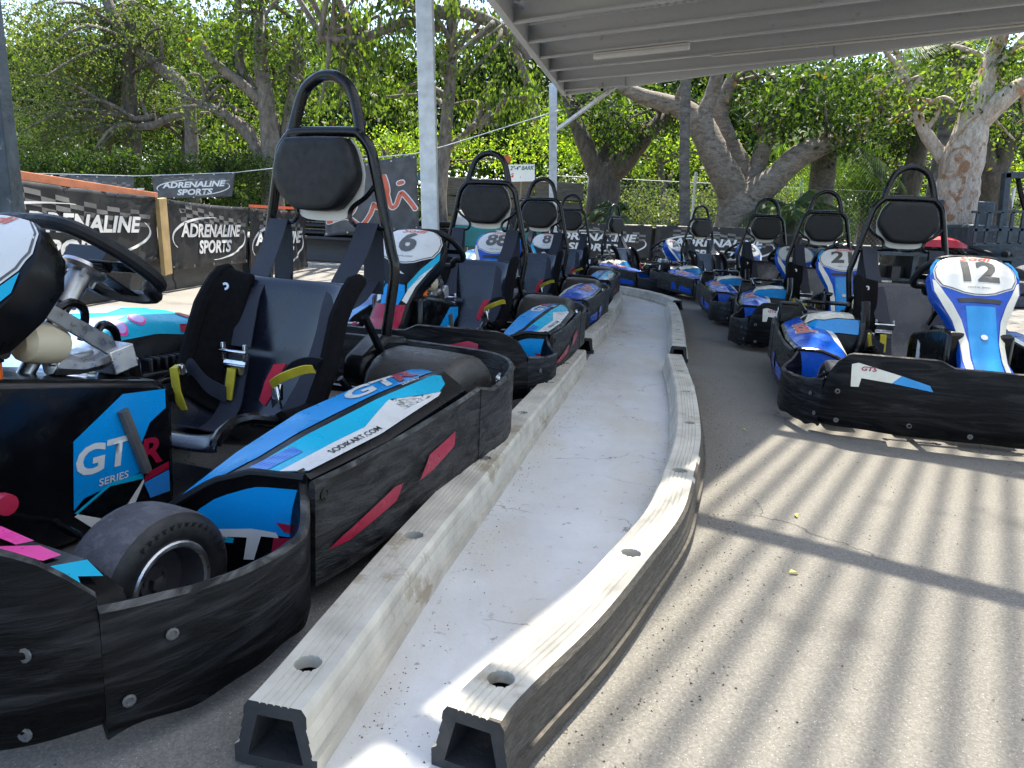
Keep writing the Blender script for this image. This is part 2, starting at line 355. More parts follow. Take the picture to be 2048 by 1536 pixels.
def decal(name, polys, fn, mats, parent, cut=.03):
    """flat outlines in a surface's own (a, b) coordinates, laid on it by fn(a, b) -> point"""
    bm_ = bmesh.new()
    for k, pl in enumerate(polys if isinstance(polys[0][0], (list, tuple)) else [polys]):
        f = bm_.faces.new([bm_.verts.new((a, b, 0)) for a, b in pl]); f.material_index = min(k, (len(mats) if isinstance(mats, (list, tuple)) else 1) - 1)
    bmesh.ops.triangulate(bm_, faces=bm_.faces[:])
    for _ in range(5):
        es = [e for e in bm_.edges if (fn(*e.verts[0].co.xy) - fn(*e.verts[1].co.xy)).length > cut]
        if not es: break
        bmesh.ops.subdivide_edges(bm_, edges=es, cuts=1); bmesh.ops.triangulate(bm_, faces=[f for f in bm_.faces if len(f.verts) > 3])
    for v in bm_.verts: v.co = fn(v.co.x, v.co.y)
    me = bpy.data.meshes.new(name); bm_.to_mesh(me); bm_.free(); me.polygons.foreach_set('use_smooth', [True] * len(me.polygons))
    return link(name, me, mats, parent)
TXT = {}
def text(name, s, size, fn, matn, parent, shear=0.0, bold=0.0, wide=1.0, cut=.03, spacing=1.0):
    """lettering laid on a surface by fn(x, y); x runs along the line, centred on 0, y up from the middle of the letters"""
    key = (s, size, shear, bold, spacing)
    if key not in TXT:
        cu = bpy.data.curves.new('lettering', 'FONT'); cu.body = s; cu.size = size; cu.shear = shear; cu.offset = bold * size; cu.space_character = spacing
        cu.align_x = 'CENTER'; cu.align_y = 'CENTER'; cu.resolution_u = 3
        to = bpy.data.objects.new('lettering', cu); col.objects.link(to); bpy.context.view_layer.update()
        TXT[key] = bpy.data.meshes.new_from_object(to.evaluated_get(bpy.context.evaluated_depsgraph_get())); bpy.data.objects.remove(to)
    bm_ = bmesh.new(); bm_.from_mesh(TXT[key])
    bmesh.ops.triangulate(bm_, faces=bm_.faces[:])
    for v in bm_.verts: v.co.x *= wide
    for _ in range(3):
        es = [e for e in bm_.edges if (fn(*e.verts[0].co.xy) - fn(*e.verts[1].co.xy)).length > cut]
        if not es: break
        bmesh.ops.subdivide_edges(bm_, edges=es, cuts=1); bmesh.ops.triangulate(bm_, faces=[f for f in bm_.faces if len(f.verts) > 3])
    for v in bm_.verts: v.co = fn(v.co.x, v.co.y)
    me = bpy.data.meshes.new(name); bm_.to_mesh(me); bm_.free(); me.materials.clear()
    return link(name, me, matn, parent)

# ------------------------------------------------------------------ karts: local x forward, y to the driver's left, z up
V = Vector
def lerp(a, b, t): return a + (b - a) * t
def interp(tab, x):
    if x <= tab[0][0]: return tab[0][1]
    for (x0, y0), (x1, y1) in zip(tab, tab[1:]):
        if x <= x1: return y0 + (y1 - y0) * (x - x0) / (x1 - x0)
    return tab[-1][1]
def wall(mb, path, ztop, zbot, bulge=.018, th=.012, rows=7, sgn=1):
    """upright bumper skin along a plan path, bellied outward, with a rounded top lip; ztop / zbot are functions of the path index"""
    P = [V((p[0], p[1], 0)) for p in path]; n = len(P); secs = []
    for i, p in enumerate(P):
        d = (P[min(n - 1, i + 1)] - P[max(0, i - 1)]).normalized(); nr = V((d.y, -d.x, 0)) * sgn
        z0, z1 = zbot(i), ztop(i); o = []
        for k in range(rows + 1):
            t = k / rows; o.append(p + nr * (bulge * math.sin(math.pi * (t * .85 + .1)) - (.012 if t == 0 else 0)) + V((0, 0, lerp(z0, z1, t))))
        o.append(p - nr * (th * .5) + V((0, 0, z1 + .004)))
        o.append(p - nr * th + V((0, 0, z1 - .004)))
        o.append(p - nr * th + V((0, 0, z0)))
        secs.append(o)
    k0 = len(mb.f); mb.loft(secs, closed=True); m_ = len(secs[0])
    for j in range((n - 1) * m_):
        if j % m_ in (rows, rows + 1): mb.m[k0 + j] = 1
    return mb
FRONT_Y = [0, .12, .23, .28, .42, .52, .57, .605, .635, .662]
FRONT_X = [.945, .94, .925, .918, .895, .872, .852, .825, .79, .745]
def front_plan(y): return interp(list(zip(FRONT_Y, FRONT_X)), abs(y))
def front_top(y, G=True): return interp([(0, .315), (.20, .318), (.25, .342), (.57, .336), (.605, .322), (.63, .300), (.645, .275), (.662, .240)] if G else [(0, .315), (.20, .318), (.25, .342), (.545, .338), (.585, .30), (.612, .232)], abs(y))
WEDGES = [[(.07, .125), (.14, .142), (.39, .186), (.43, .184), (.40, .152), (.17, .124)], [(.51, .165), (.56, .212), (.72, .232), (.71, .196), (.58, .170)]]
SIDE_B = [(.820, .614), (.785, .642), (.745, .666)]
# side bumper plan from the seam round the front wheel into the pod
SIDE = [(.747, .662), (.66, .692), (.57, .712), (.48, .712), (.40, .70), (.345, .672), (.305, .640), (.285, .62)]
SIDE_TOP = [(0, .226), (.2, .212), (.5, .20), (.68, .20), (.8, .215), (.92, .255), (1, .275)]
GUARD = [(.298, .655), (.20, .668), (.05, .668), (-.15, .655), (-.33, .64), (-.45, .628)]
REAR = [(-.45, .628), (-.53, .622), (-.62, .618), (-.72, .60), (-.82, .565), (-.90, .515), (-.955, .44), (-.975, .36), (-.985, .20), (-.99, 0)]
# pod curves
def c3(tab, u):
    return V((interp([(t, p[0]) for t, p in tab], u), interp([(t, p[1]) for t, p in tab], u), interp([(t, p[2]) for t, p in tab], u)))
P_OUT = [(0, (.290, .638, .272)), (.4, (.03, .642, .284)), (.9, (-.345, .612, .312)), (1, (-.42, .60, .312))]
P_MID = [(0, (.335, .505, .262)), (.25, (.17, .53, .306)), (.6, (-.09, .537, .335)), (.9, (-.35, .535, .346)), (1, (-.43, .535, .345))]
P_IN = [(0, (.385, .405, .205)), (.18, (.23, .415, .262)), (.4, (.04, .415, .306)), (.65, (-.20, .42, .330)), (.9, (-.44, .425, .335)), (1, (-.50, .43, .33))]
def pod(u, v, off=0.0, s=1):
    a, b, c = c3(P_IN, u), c3(P_MID, u), c3(P_OUT, u)
    p = a.lerp(b, v * 2) if v < .5 else b.lerp(c, v * 2 - 1)
    q = V((p.x, p.y * s, p.z + off)); return q
def ridge(t): return c3([(0, (.385, .40, .20)), (.3, (.345, .47, .252)), (.6, (.318, .54, .274)), (1, (.290, .638, .272))], t)
# front fairing: section t 0 (top) .. 9 (foot): x, z, half width, bulge, depth
FAIR = [(0.352, .712, .050, .006, .04), (0.362, .704, .108, .012, .055), (0.385, .678, .150, .020, .07), (0.420, .632, .172, .030, .085), (0.460, .577, .167, .032, .085),
        (0.502, .520, .134, .030, .08), (0.546, .458, .100, .028, .075), (0.596, .388, .083, .026, .065), (0.660, .312, .085, .024, .06), (0.750, .245, .110, .02, .05)]
def fair(y, t, off=0.0):
    t = max(0, min(8.999, t)); i = int(t); k = t - i; a, b = FAIR[i], FAIR[i + 1]
    x, z, hw, bl = (lerp(a[j], b[j], k) for j in range(4))
    d = V((b[0] - a[0], 0, b[1] - a[1])).normalized(); nr = V((-d.z, 0, d.x)); q = min(1.0, abs(y) / max(hw, .01))
    return V((x, y, z)) + nr * (bl * (1 - q ** 2.2) + off)
def wheel(root, x, y, z, r, wd, s, rim=.075):
    ty = MB(); h = wd / 2; c = V((x, y, z))
    prof = [(rim - .004, -h * .80), (rim + .006, -h * .98), (r * .70, -h * 1.06), (r * .88, -h * 1.02), (r * .965, -h * .86), (r * .992, -h * .60), (r, 0), (r * .992, h * .60), (r * .965, h * .86), (r * .88, h * 1.02), (r * .70, h * 1.06), (rim + .006, h * .98), (rim - .004, h * .80), (rim - .008, 0), (rim - .004, -h * .80)]
    k0 = len(ty.f); ty.lathe(c, (0, s, 0), prof, 40); kp = len(prof) - 1
    for j in range(k0, len(ty.f)):
        if not 4 <= (j - k0) % kp <= 7: ty.m[j] = 1
    ri = MB(); ri.lathe(c, (0, s, 0), [(rim + .005, h * .96), (rim + .002, h * 1.01), (rim - .004, h * 1.0), (rim - .007, h * .92)], 32, mi=1); ri.lathe(c, (0, s, 0), [(rim - .007, h * .92), (rim - .012, h * .6), (rim - .016, h * .15), (.030, h * .02), (.028, h * .22), (0, h * .22)], 32)
    ri.lathe(c, (0, s, 0), [(rim - .004, -h * .9), (rim - .012, -h * .5), (.03, -h * .1)], 32)
    ri.lathe(c, (0, s, 0), [(.014, h * .22), (.014, h * .42), (.009, h * .46), (0, h * .46)], 6)
    for k in range(3):
        a = k * 2.094 + .4; ri.cyl(c + V((.022 * math.cos(a), s * h * .2, .022 * math.sin(a))), c + V((.022 * math.cos(a), s * h * .3, .022 * math.sin(a))), .004, 6)
    w_ = obj('wheel', ri, ['rim_dark', 'alloy'], root, 30)
    tt = obj('tyre', ty, ['tyre', 'tyre_wall'], w_, 50)
    mk = MB()
    for k in range(14):                                             # raised sidewall chevrons
        a = 2 * math.pi * k / 44 + 1.0
        for j in (-1, 1):
            q = []
            for da, rr in ((-.03, .80), (-.012, .80), (.012 + .02 * j, .86), (-.006 + .02 * j, .86)):
                q.append(c + V((r * rr * math.cos(a + da), s * (h * 1.045 + .001), r * rr * math.sin(a + da))))
            mk.prism(q, (0, s * .0012, 0))
    obj('sidewall_mark', mk, 'tyre_wall', tt, 0)
    return w_

pmat('sky_pale', (.22, .36, .72), .3, 0, .12, 5, .04, 60)
pmat('lilac_decal', (.42, .34, .68), .35, 0, .1, 8)
pmat('rim_dark', (.10, .097, .107), .42, .5, .2, 14, .1, 120)
def build_kart(kind):
    root = empty('rental_kart'); G = kind == 'gt'
    shell = 'black_plastic' if G else 'ultra_gloss'
    # --- chassis
    ch = MB()
    for s in (1, -1):
        ch.tube(smooth_path([(.80, s * .26, .07), (.55, s * .26, .06), (.25, s * .33, .06), (-.2, s * .33, .06), (-.6, s * .28, .08), (-.80, s * .28, .12)], 4), .015)
        ch.tube([(.22, s * .33, .065), (.20, s * .60, .075), (-.38, s * .60, .085), (-.42, s * .30, .075)], .012)
        ch.tube([(.40, s * .28, .09), (.53, s * .45, .13), (.53, s * .50, .13)], .014); ch.tube([(.42, s * .10, .12), (.50, s * .46, .12)], .008)
        ch.tube([(-.80, s * .28, .12), (-.96, s * .28, .14)], .014)
        ch.tube([(.80, s * .26, .07), (.90, s * .26, .12)], .013)
    ch.tube([(.80, .26, .07), (.80, -.26, .07)], .014); ch.tube([(-.53, .55, .14), (-.53, -.55, .14)], .02); ch.tube([(-.78, .55, .16), (-.78, -.55, .16)], .014)
    obj('chassis', ch, 'tube_black', root)
    fp = MB(); fp.box((.30, 0, .045), (.86, .62, .008)); obj('floor_pan', fp, 'stripe_grey', root, 0)
    gl = MB()
    for k in range(7): gl.box((.70 - k * .09, .20, .051), (.006, .16, .004))
    obj('grip_strip', gl, 'gloss_black', root, 0)
    # --- bumpers
    N = 80; YM = .662 if G else .612; ys = [-YM + 2 * YM * i / N for i in range(N + 1)]
    mb = MB(); wall(mb, [(front_plan(y), y) for y in ys], lambda i: front_top(ys[i], G) + .004 * noise.noise(V((ys[i] * 6, 1, 2))), lambda i: .046 + .010 * noise.noise(V((ys[i] * 5, 3, 2))), .022, .014, 8)
    fb = obj('front_bumper', mb, ['bumper_black', 'bumper_edge'], root, 50)
    def fpt(y, z, off=.004):
        e = .01; x = front_plan(y); t = (z - .045) / (front_top(y, G) - .045); nx = V((1, (front_plan(y - e) - front_plan(y + e)) / (2 * e), 0)).normalized()
        return V((x, y, z)) + nx * (.022 * math.sin(math.pi * (t * .85 + .1)) + off)
    for s in (1, -1):
        f = (lambda a, b, s=s: fpt(s * a, b))
        if G:
            decal('bumper_decal', [[(.50, .285), (.46, .295), (.30, .252), (.30, .24), (.475, .255), (.48, .225), (.50, .225)]], f, 'red_decal', fb)
        else:
            d_ = decal('bumper_decal', [[(.535, .300), (.515, .308), (.37, .275), (.40, .245), (.50, .252), (.505, .218), (.528, .216)], [(.37, .275), (.275, .25), (.262, .228), (.40, .245)]], f, ['cream_decal', 'sky_gloss'], fb)
            text('lettering', 'GT5', .022, lambda a, b, s=s: fpt(s * .48 + a, .288 + b, .006), 'red_decal', d_, .2, .03, 1.3)
        for (y, z) in ((YM - .05, .075), (YM - .045, .19), (.32, .09), (.12, .075)):
            bt = MB(); p = fpt(s * y, z, -.002); bt.lathe(p, (1, s * .3 if y > .5 else 0, 0), [(.010, 0), (.010, .003), (.006, .004), (.005, .001), (0, .001)], 10); obj('bolt', bt, 'stripe_grey', fb, 30)
        sp = smooth_path([(p[0], s * p[1], 0) for p in (SIDE if G else SIDE_B + SIDE[1:])], 5); n = len(sp) - 1
        mb = MB(); wall(mb, sp, lambda i: interp(SIDE_TOP, i / n) + .004 * noise.noise(V((i * .3, 1, 5))), lambda i: .036 + .012 * noise.noise(V((i * .22, 4, 5))), .020, .014, 8, -s)
        sb = obj('side_bumper', mb, ['bumper_black', 'bumper_edge'], root, 50)
        for i, z in ((2, .085), (5, .16)):
            bt = MB(); p = sp[i]; bt.lathe(V((p.x + .008, p.y + s * .016, z)), (.45, s, 0), [(.009, 0), (.009, .002), (.006, .003), (.004, .0), (0, .0)], 10); obj('bolt', bt, 'stripe_grey', sb, 30)
        gp = smooth_path([(p[0], s * p[1], 0) for p in GUARD], 6); n2 = len(gp) - 1
        mb = MB(); wall(mb, gp, lambda i: interp([(0, .262), (.3, .278), (1, .308)], i / n2), lambda i: lerp(.055, .10, i / n2), .016, .012, 8, -s)
        sg = obj('side_guard', mb, ['bumper_grey', 'bumper_edge'], root, 50)
        def gpt(a, z, off=.004, gp=gp, n2=n2, s=s):
            i = max(0, min(n2 - 1, int(a * n2))); p = gp[i].lerp(gp[i + 1], a * n2 - i); z0 = lerp(.055, .10, a); z1 = interp([(0, .262), (.3, .278), (1, .308)], a); t = (z - z0) / (z1 - z0)
            return V((p.x, p.y + s * (.016 * math.sin(math.pi * (t * .85 + .1)) + off), z))
        if G: decal('guard_stripe', WEDGES, gpt, 'red_decal', sg)
        else: decal('guard_stripe', [[(.05, .09), (.42, .105), (.40, .17), (.08, .15)], [(.48, .11), (.62, .115), (.60, .20), (.5, .19)]], gpt, 'ultra_gloss', sg)
        bt = MB(); bt.lathe(gpt(.06, .235, 0), (0, s, 0), [(.012, 0), (.012, .005), (.008, .006), (.006, .002), (0, .002)], 10); obj('bolt', bt, 'gloss_black', sg, 30)
    rp = [(p[0], p[1], 0) for p in REAR]; rp = smooth_path(rp + [(p[0], -p[1], 0) for p in REAR[-2::-1]], 4); n3 = len(rp) - 1
    rz = lambda i: interp([(0, .308), (.07, .285), (.16, .305), (.3, .315), (.5, .32)], min(i, n3 - i) / n3)
    mb = MB(); wall(mb, rp, rz, lambda i: .10, .014, .014, 8, -1)
    rb = obj('rear_bumper', mb, ['bumper_grey', 'bumper_edge'], root, 50)
    for s in (1, -1): bt = MB(); bt.lathe((-.80, s * .545, .262), (.25, -s, 0), [(.022, 0), (.022, .008), (.015, .014), (.008, .014), (.006, .008), (0, .008)], 14); obj('bolt', bt, 'chrome', rb, 30)
    # --- side pods
    for s in (1, -1):
        mb = MB(); nu = 22
        secs = []
        for i in range(nu + 1):
            u = i / nu; L = [pod(u, v, 0, s) for v in (0, .12, .25, .38, .5, .62, .75, .88, 1)]
            lo, li = L[-1], L[0]
            L = [V((li.x - .01, li.y - s * .012, .07)), V((li.x, li.y - s * .008, li.z - .03))] + L + [V((lo.x, lo.y + s * .010, lo.z - .008)), V((lo.x, lo.y + s * .010, lo.z - .03)), V((lo.x - .005, lo.y, lo.z - .04)), V((lo.x - .02, lo.y - s * .01, .07))]
            secs.append(L)
        e = [V((p.x - .035, p.y, p.z * .80)) for p in secs[-1]]; secs.append(e); secs.append([V((p.x - .01, p.y, p.z * .5)) for p in e])
        mb.loft(secs, caps=False); mb.tube([ridge(k / 12) + V((.004, 0, -.006)) if s > 0 else V((ridge(k / 12).x + .004, -ridge(k / 12).y, ridge(k / 12).z - .006)) for k in range(13)], .0085, 8); po = obj('side_pod', mb, 'black_plastic' if G else 'gloss_black', root, 40)
        F = lambda u, v, s=s: pod(u, v, .0022, s); F2 = lambda u, v, s=s: pod(u, v, .0036, s)
        L_ = 0.80                                                   # metres along the pod for lettering
        if G:
            decal('pod_decal', [[(.01, .03), (.10, .01), (.9, .02), (.96, .12), (.95, .42), (.10, .465), (.02, .30)]], F, 'blue_gloss', po)
            decal('pod_decal', [[(.05, .56), (.92, .535), (.95, .60), (.91, .80), (.80, .92), (.02, .985), (.005, .80)]], F, 'cyan_gloss', po)
            decal('pod_decal', [[(.01, .80), (.40, .80), (.62, .63), (.50, .86), (.60, .86), (.84, .90), (.80, .94), (.02, .99)]], F2, 'white_decal', po)
            decal('pod_decal', [[(.03, .55), (.17, .60), (.15, .72), (.02, .70)]], F2, 'hex_blue', po)
            tf = lambda x, y, u0=.70, v0=.22, s=s: pod(u0 + s * x / L_, v0 - y / .24, .0042, s)
            g1 = text('lettering', 'GT', .105, lambda x, y: tf(x - .045, y), 'white_decal', po, .18, .035, 1.35)
            text('lettering', 'R', .105, lambda x, y: tf(x + .085, y), 'red_decal', po, .18, .035, 1.35)
            text('lettering', 'SERIES', .022, lambda x, y: tf(x + .07, y - .062), 'white_decal', po, .15, .01, 1.3)
            text('lettering', 'SODIKART.COM', .021, lambda x, y, s=s: pod(.30 + s * x / L_, .90 - y / .24, .005, s), 'black_decal', po, .1, .012, 1.35)
            dots = []
            for k in range(2):
                dots.append([(.22 + .10 * k + .032 * math.cos(a), .30 + .09 * math.sin(a)) for a in [2 * math.pi * j / 14 for j in range(14)]])
            if s < 0: decal('round_sticker', dots, F2, 'pink_decal', po)
            fr = lambda a, b, s=s: (lambda p: V((p.x - .006 * 0 + .004, p.y * s, lerp(.075, p.z - .022, b))))(ridge(a))
            fm = MB(); fm.grid(lambda a, b, s=s: (lambda p: V((p.x + .001, p.y * s, lerp(.06, p.z - .004, b))))(ridge(a)), 10, 4); obj('pod_front', fm, 'gloss_black', po, 40)
            decal('pod_decal', [[(.06, .42), (.08, .70), (.20, .84), (.40, .90), (.70, .94), (.945, .95), (.95, .40)]], fr, 'blue_gloss', po)
            decal('pod_decal', [[(.25, .49), (.78, .44), (.80, .38), (.66, .38), (.60, .10), (.52, .10), (.55, .36), (.40, .38), (.30, .12)], [(.30, .40), (.45, .36), (.44, .30), (.3, .32)]], lambda a, b: fr(a, b) + V((.0015, 0, 0)), ['white_decal', 'cyan_gloss'], po)
            decal('pod_decal', [[(.78, .56), (.97, .54), (.97, .44), (.84, .46)], [(.76, .38), (.96, .40), (.96, .32), (.83, .30), (.80, .03), (.72, .03)], [(.88, .26), (.96, .2), (.92, .05)]], lambda a, b: fr(a, b) + V((.002, 0, 0)), 'red_decal', po)
        else:
            decal('pod_decal', [[(.02, .06), (.96, .06), (.96, .97), (.02, .97), (.004, .5)]], F, 'ultra_gloss', po)
            decal('pod_decal', [[(.10, .02), (.9, .03), (.88, .16), (.30, .14)]], F2, 'cream_decal', po)
            tf = lambda x, y, o, s=s: pod(.58 + s * x / L_, .62 - y / .24, o, s)
            text('lettering', 'Sodi', .135, lambda x, y: tf(x, y, .0042), 'white_decal', po, .35, .06, 1.0)
            text('lettering', 'Sodi', .135, lambda x, y: tf(x, y, .0055), 'orange_red', po, .35, .02, 1.0)
            fm = MB(); fm.grid(lambda a, b, s=s: (lambda p: V((p.x + .001, p.y * s, lerp(.06, p.z - .004, b))))(ridge(a)), 10, 4); obj('pod_front', fm, 'ultra_gloss', po, 40)
    # --- wheels and rear covers
    for s in (1, -1):
        wheel(root, .53, s * .505, .130, .130, .112, s); wheel(root, -.53, s * .45, .140, .140, .17, s)
        mb = MB(); secs = []
        pr_ = [(-.42, .10), (-.418, .22), (-.425, .28), (-.44, .325), (-.47, .353), (-.52, .370), (-.59, .374), (-.65, .362), (-.70, .33), (-.735, .27), (-.745, .20), (-.745, .10)]
        for y, kz, kx in ((.262, .88, .90), (.27, .95, .96), (.285, .99, .99), (.31, 1, 1), (.42, 1.0, 1), (.515, .985, 1), (.54, .965, .985), (.553, .92, .96), (.556, .82, .92)):
            secs.append([V((-.55 + (x + .55) * kx, s * y, z * kz)) for x, z in pr_])
        mb.loft(secs); obj('wheel_cover', mb, 'brown_plastic', root, 45)
        mb = MB(); mb.loft([[V((x, s * y, z)) for x, z in ((-.46, .26), (-.46, .34), (-.58, .40), (-.72, .38), (-.76, .24))] for y in (.17, .205, .255)]); obj('deck_moulding', mb, 'black_plastic', root, 40, bevel=.02)
        # dark winglet in front of the wheel
        mb = MB(); mb.loft([[V((.80, s * .38, .275)), V((.70, s * .36, .265)), V((.70, s * .36, .255)), V((.80, s * .38, .262))], [V((.795, s * .56, .270)), V((.68, s * .56, .245)), V((.68, s * .56, .232)), V((.795, s * .56, .255))],
                            [V((.775, s * .63, .235)), V((.665, s * .615, .205)), V((.665, s * .61, .19)), V((.775, s * .625, .22))], [V((.77, s * .655, .20)), V((.67, s * .64, .175)), V((.67, s * .63, .165)), V((.77, s * .65, .19))]])
        wl = obj('winglet', mb, 'gloss_black', root, 40, bevel=.004)
        if G:
            q = lambda a, b, s=s: V((lerp(.79, .685, a), s * lerp(.40, .56, b), lerp(lerp(.2755, .2665, a), lerp(.2705, .248, a), b) + .0025))
            decal('pod_decal', [[(.05, .02), (.6, .02), (.3, .35), (.05, .35)], [(.6, .02), (.85, .05), (.85, .5), (.6, .5)], [(.1, .5), (.4, .45), (.8, .62), (.8, .9), (.5, .95)]], q, ['hex_blue', 'pink_decal', 'pink_decal'], wl)
            q2 = lambda a, b, s=s: V((lerp(.785, .675, a), s * lerp(.562, .632, b), lerp(lerp(.270, .2455, a), lerp(.234, .206, a), b) + .003))
            decal('pod_decal', [[(.1, .1), (.9, .1), (.9, .55), (.6, .45), (.5, .8), (.1, .8)]], q2, 'cyan_gloss', wl)
    # --- seat
    CL = [(.095, .185), (.07, .205), (.02, .195), (-.08, .150), (-.20, .125), (-.30, .145), (-.37, .23), (-.405, .34), (-.435, .45), (-.46, .535), (-.475, .555)]
    cl = smooth_path([(x, 0, z) for x, z in CL], 3); nn = len(cl) - 1
    def seat(u, v):
        i = u * nn; k = min(nn - 1, int(i)); p = cl[k].lerp(cl[k + 1], i - k); d = (cl[min(nn, k + 1)] - cl[k]).normalized(); nr = V((d.z, 0, -d.x))
        hw = interp([(0, .26), (.15, .255), (.4, .25), (.7, .262), (1, .252)], u); lift = interp([(0, .03), (.15, .06), (.4, .10), (.6, .12), (.8, .095), (.92, .045), (1, .012)], u)
        a = 2 * v - 1; q = abs(a) ** 3.5
        return p + V((0, a * hw * (1 - .06 * q), 0)) + nr * (lift * q)
    mb = MB(); mb.grid(seat, 40, 18); st = obj('seat', mb, 'seat_shell', root, 60, solid=.007)
    for s in (1, -1):
        v = .5 + s * .5
        mb = MB(); mb.tube([seat(.96 - .66 * k / 16, v) + V((0, s * .004, 0)) for k in range(17)], [.022] + [.028] * 15 + [.026], 10); obj('bolster', mb, 'felt', st)
        mb = MB(); mb.tube([seat(.30 - .26 * k / 12, v) for k in range(13)], .014, 8); obj('seat_edge', mb, 'gloss_black', st)
    mb = MB(); mb.grid(lambda a, b: seat(.50 + .46 * a, .02 + .20 * b) + V((.016, 0, .006)), 14, 6); pd = obj('side_pad', mb, 'felt', st, 60, solid=.022, bevel=.008)
    mb = MB(); mb.lathe(seat(.86, .09) + V((.026, 0, .01)), (1, .35, .3), [(.012, 0), (.012, .004), (.005, .004), (.004, .001), (0, .001)], 14); obj('washer', mb, 'alloy', pd)
    for s in (1, -1):
        mb = MB(); mb.tube([(-.36, s * .24, .30), (-.46, s * .30, .16), (-.46, s * .30, .08)], .011); obj('seat_strut', mb, 'tube_black', root)
        mb = MB(); mb.tube([(-.45, s * .26, .47), (-.60, s * .27, .26), (-.66, s * .26, .16)], .012); obj('seat_strut', mb, 'tube_black', root)
    # --- roll frame, head pad, loops
    mb = MB()
    hp = smooth_path([(-.612, .128, 1.0), (-.618, .113, 1.06), (-.622, .085, 1.128), (-.624, .04, 1.162), (-.624, 0, 1.170), (-.624, -.04, 1.162), (-.622, -.085, 1.128), (-.618, -.113, 1.06), (-.612, -.128, 1.0)], 5)
    mb.tube(hp, .0175, 12); hoop = obj('hoop', mb, 'tube_black', root)
    half = [(-.62, .215, .20), (-.62, .222, .38), (-.625, .248, .585), (-.622, .236, .66), (-.615, .205, .80), (-.610, .182, .90), (-.608, .168, .952), (-.607, .135, .990), (-.606, .10, 1.002)]
    mb = MB(); mb.tube(smooth_path(half + [(x, -y, z) for x, y, z in reversed(half)], 5), .0165, 12)
    for s in (1, -1): mb.tube([(-.62, s * .22, .42), (-.80, s * .22, .16)], .012)
    fr_ = obj('roll_frame', mb, 'tube_black', root)
    for s in (1, -1):
        mb = MB(); mb.tube(smooth_path([(-.606, s * .192, .855), (-.602, s * .160, .815), (-.600, s * .112, .782), (-.600, s * .100, .755), (-.600, s * .112, .732), (-.602, s * .14, .726), (-.606, s * .222, .722)], 5), .0075, 8); obj('belt_loop', mb, 'tube_black', fr_)
    oct_ = [(.062, .768), (.105, .795), (.140, .838), (.150, .868), (.148, .895), (.132, .945), (.112, .972), (.085, .983)]
    ring = [V((0, y, z)) for y, z in oct_] + [V((0, -y, z)) for y, z in reversed(oct_)]; ring = smooth_path(ring, 3, True)
    cz = .872; shrink = lambda p, k: V((0, p.y * k, cz + (p.z - cz) * k))
    mb = MB(); mb.loft([[shrink(p, k) + V((x, 0, 0)) for p in ring] for x, k in ((-.600, .94), (-.592, 1.0), (-.555, 1.0), (-.543, .975), (-.538, .93), (-.5365, .80), (-.536, .4))]); obj('head_pad', mb, 'vinyl', root, 60)
    mb = MB(); mb.loft([[shrink(p, 1.0) + V((x, 0, -.028 if p.z < .85 else 0)) for p in ring] for x in (-.609, -.603)]); obj('pad_plate', mb, 'white_plastic', root, 40)
    # --- belts
    for s in (1, -1):
        W = V((0, .074, 0))
        mb = MB()
        mb.strap(smooth_path([(-.596, s * .170, .734), (-.54, s * .162, .64), (-.475, s * .150, .555), (-.425, s * .138, .50), (-.385, s * .125, .42), (-.352, s * .112, .355)] if s < 0 else [(-.596, s * .170, .734), (-.54, s * .168, .64), (-.478, s * .160, .560), (-.43, s * .165, .50), (-.385, s * .17, .40), (-.33, s * .165, .30), (-.27, s * .14, .20)], 4), W, .003)
        mb.strap(smooth_path([(-.598, s * .170, .736), (-.618, s * .172, .70), (-.625, s * .175, .60), (-.620, s * .175, .52)], 4), W, .003)
        mb.strap(smooth_path([(-.622, s * .172, .56), (-.58, s * .15, .50), (-.54, s * .12, .47)], 3), W * .7, .003)
        sb_ = obj('shoulder_belt', mb, 'webbing', root, 40)
        if s < 0:
            mb = MB(); mb.strap(smooth_path([(-.345, -.110, .34), (-.322, -.108, .26), (-.285, -.10, .18), (-.20, -.09, .135), (-.10, -.085, .168)], 4), V((0, .078, 0)), .004); obj('lap_belt', mb, 'webbing', root, 40)
            mb = MB(); o = V((-.335, -.112, .335))
            mb.box(o + V((.010, 0, -.024)), (.008, .084, .014), Matrix.Rotation(-.3, 3, 'Y')); mb.box(o + V((.012, -.042, .008)), (.014, .010, .052)); mb.box(o + V((.012, .042, .008)), (.014, .010, .052)); mb.cyl(o + V((.018, -.050, .010)), o + V((.018, .050, .010)), .006, 8); mb.box(o + V((.015, 0, -.045)), (.006, .072, .030), taper=1.2)
            obj('buckle', mb, 'chrome', sb_, 30, bevel=.002)
            mb = MB(); mb.strap([o + V((.022, 0, -.04)), o + V((.030, 0, -.08)), o + V((.042, 0, -.132))], V((0, .031, 0)), .004); obj('pull_tab', mb, 'yellow_web', sb_)
    mb = MB(); mb.strap(smooth_path([(-.30, -.27, .20), (-.255, -.235, .265), (-.245, -.20, .30), (-.26, -.16, .25), (-.285, -.11, .22)], 4), V((.0, .0, .05)), .003); lb = obj('lap_belt', mb, 'webbing', root, 40)
    mb = MB(); o = V((-.215, -.225, .285)); mb.box(o, (.02, .055, .03), Matrix.Rotation(.5, 3, 'X')); mb.box(o + V((.01, .03, .012)), (.014, .014, .028)); mb.cyl(o + V((.012, -.036, -.016)), o + V((.012, .036, .016)), .005, 8); obj('buckle', mb, 'chrome', lb, 30, bevel=.002)
    mb = MB(); mb.strap([o + V((-.004, .005, .02)), o + V((.016, .006, .014)), o + V((.022, .02, -.05)), o + V((.014, .034, -.105))], V((0, .030, .006)), .004); obj('pull_tab', mb, 'yellow_web', lb)
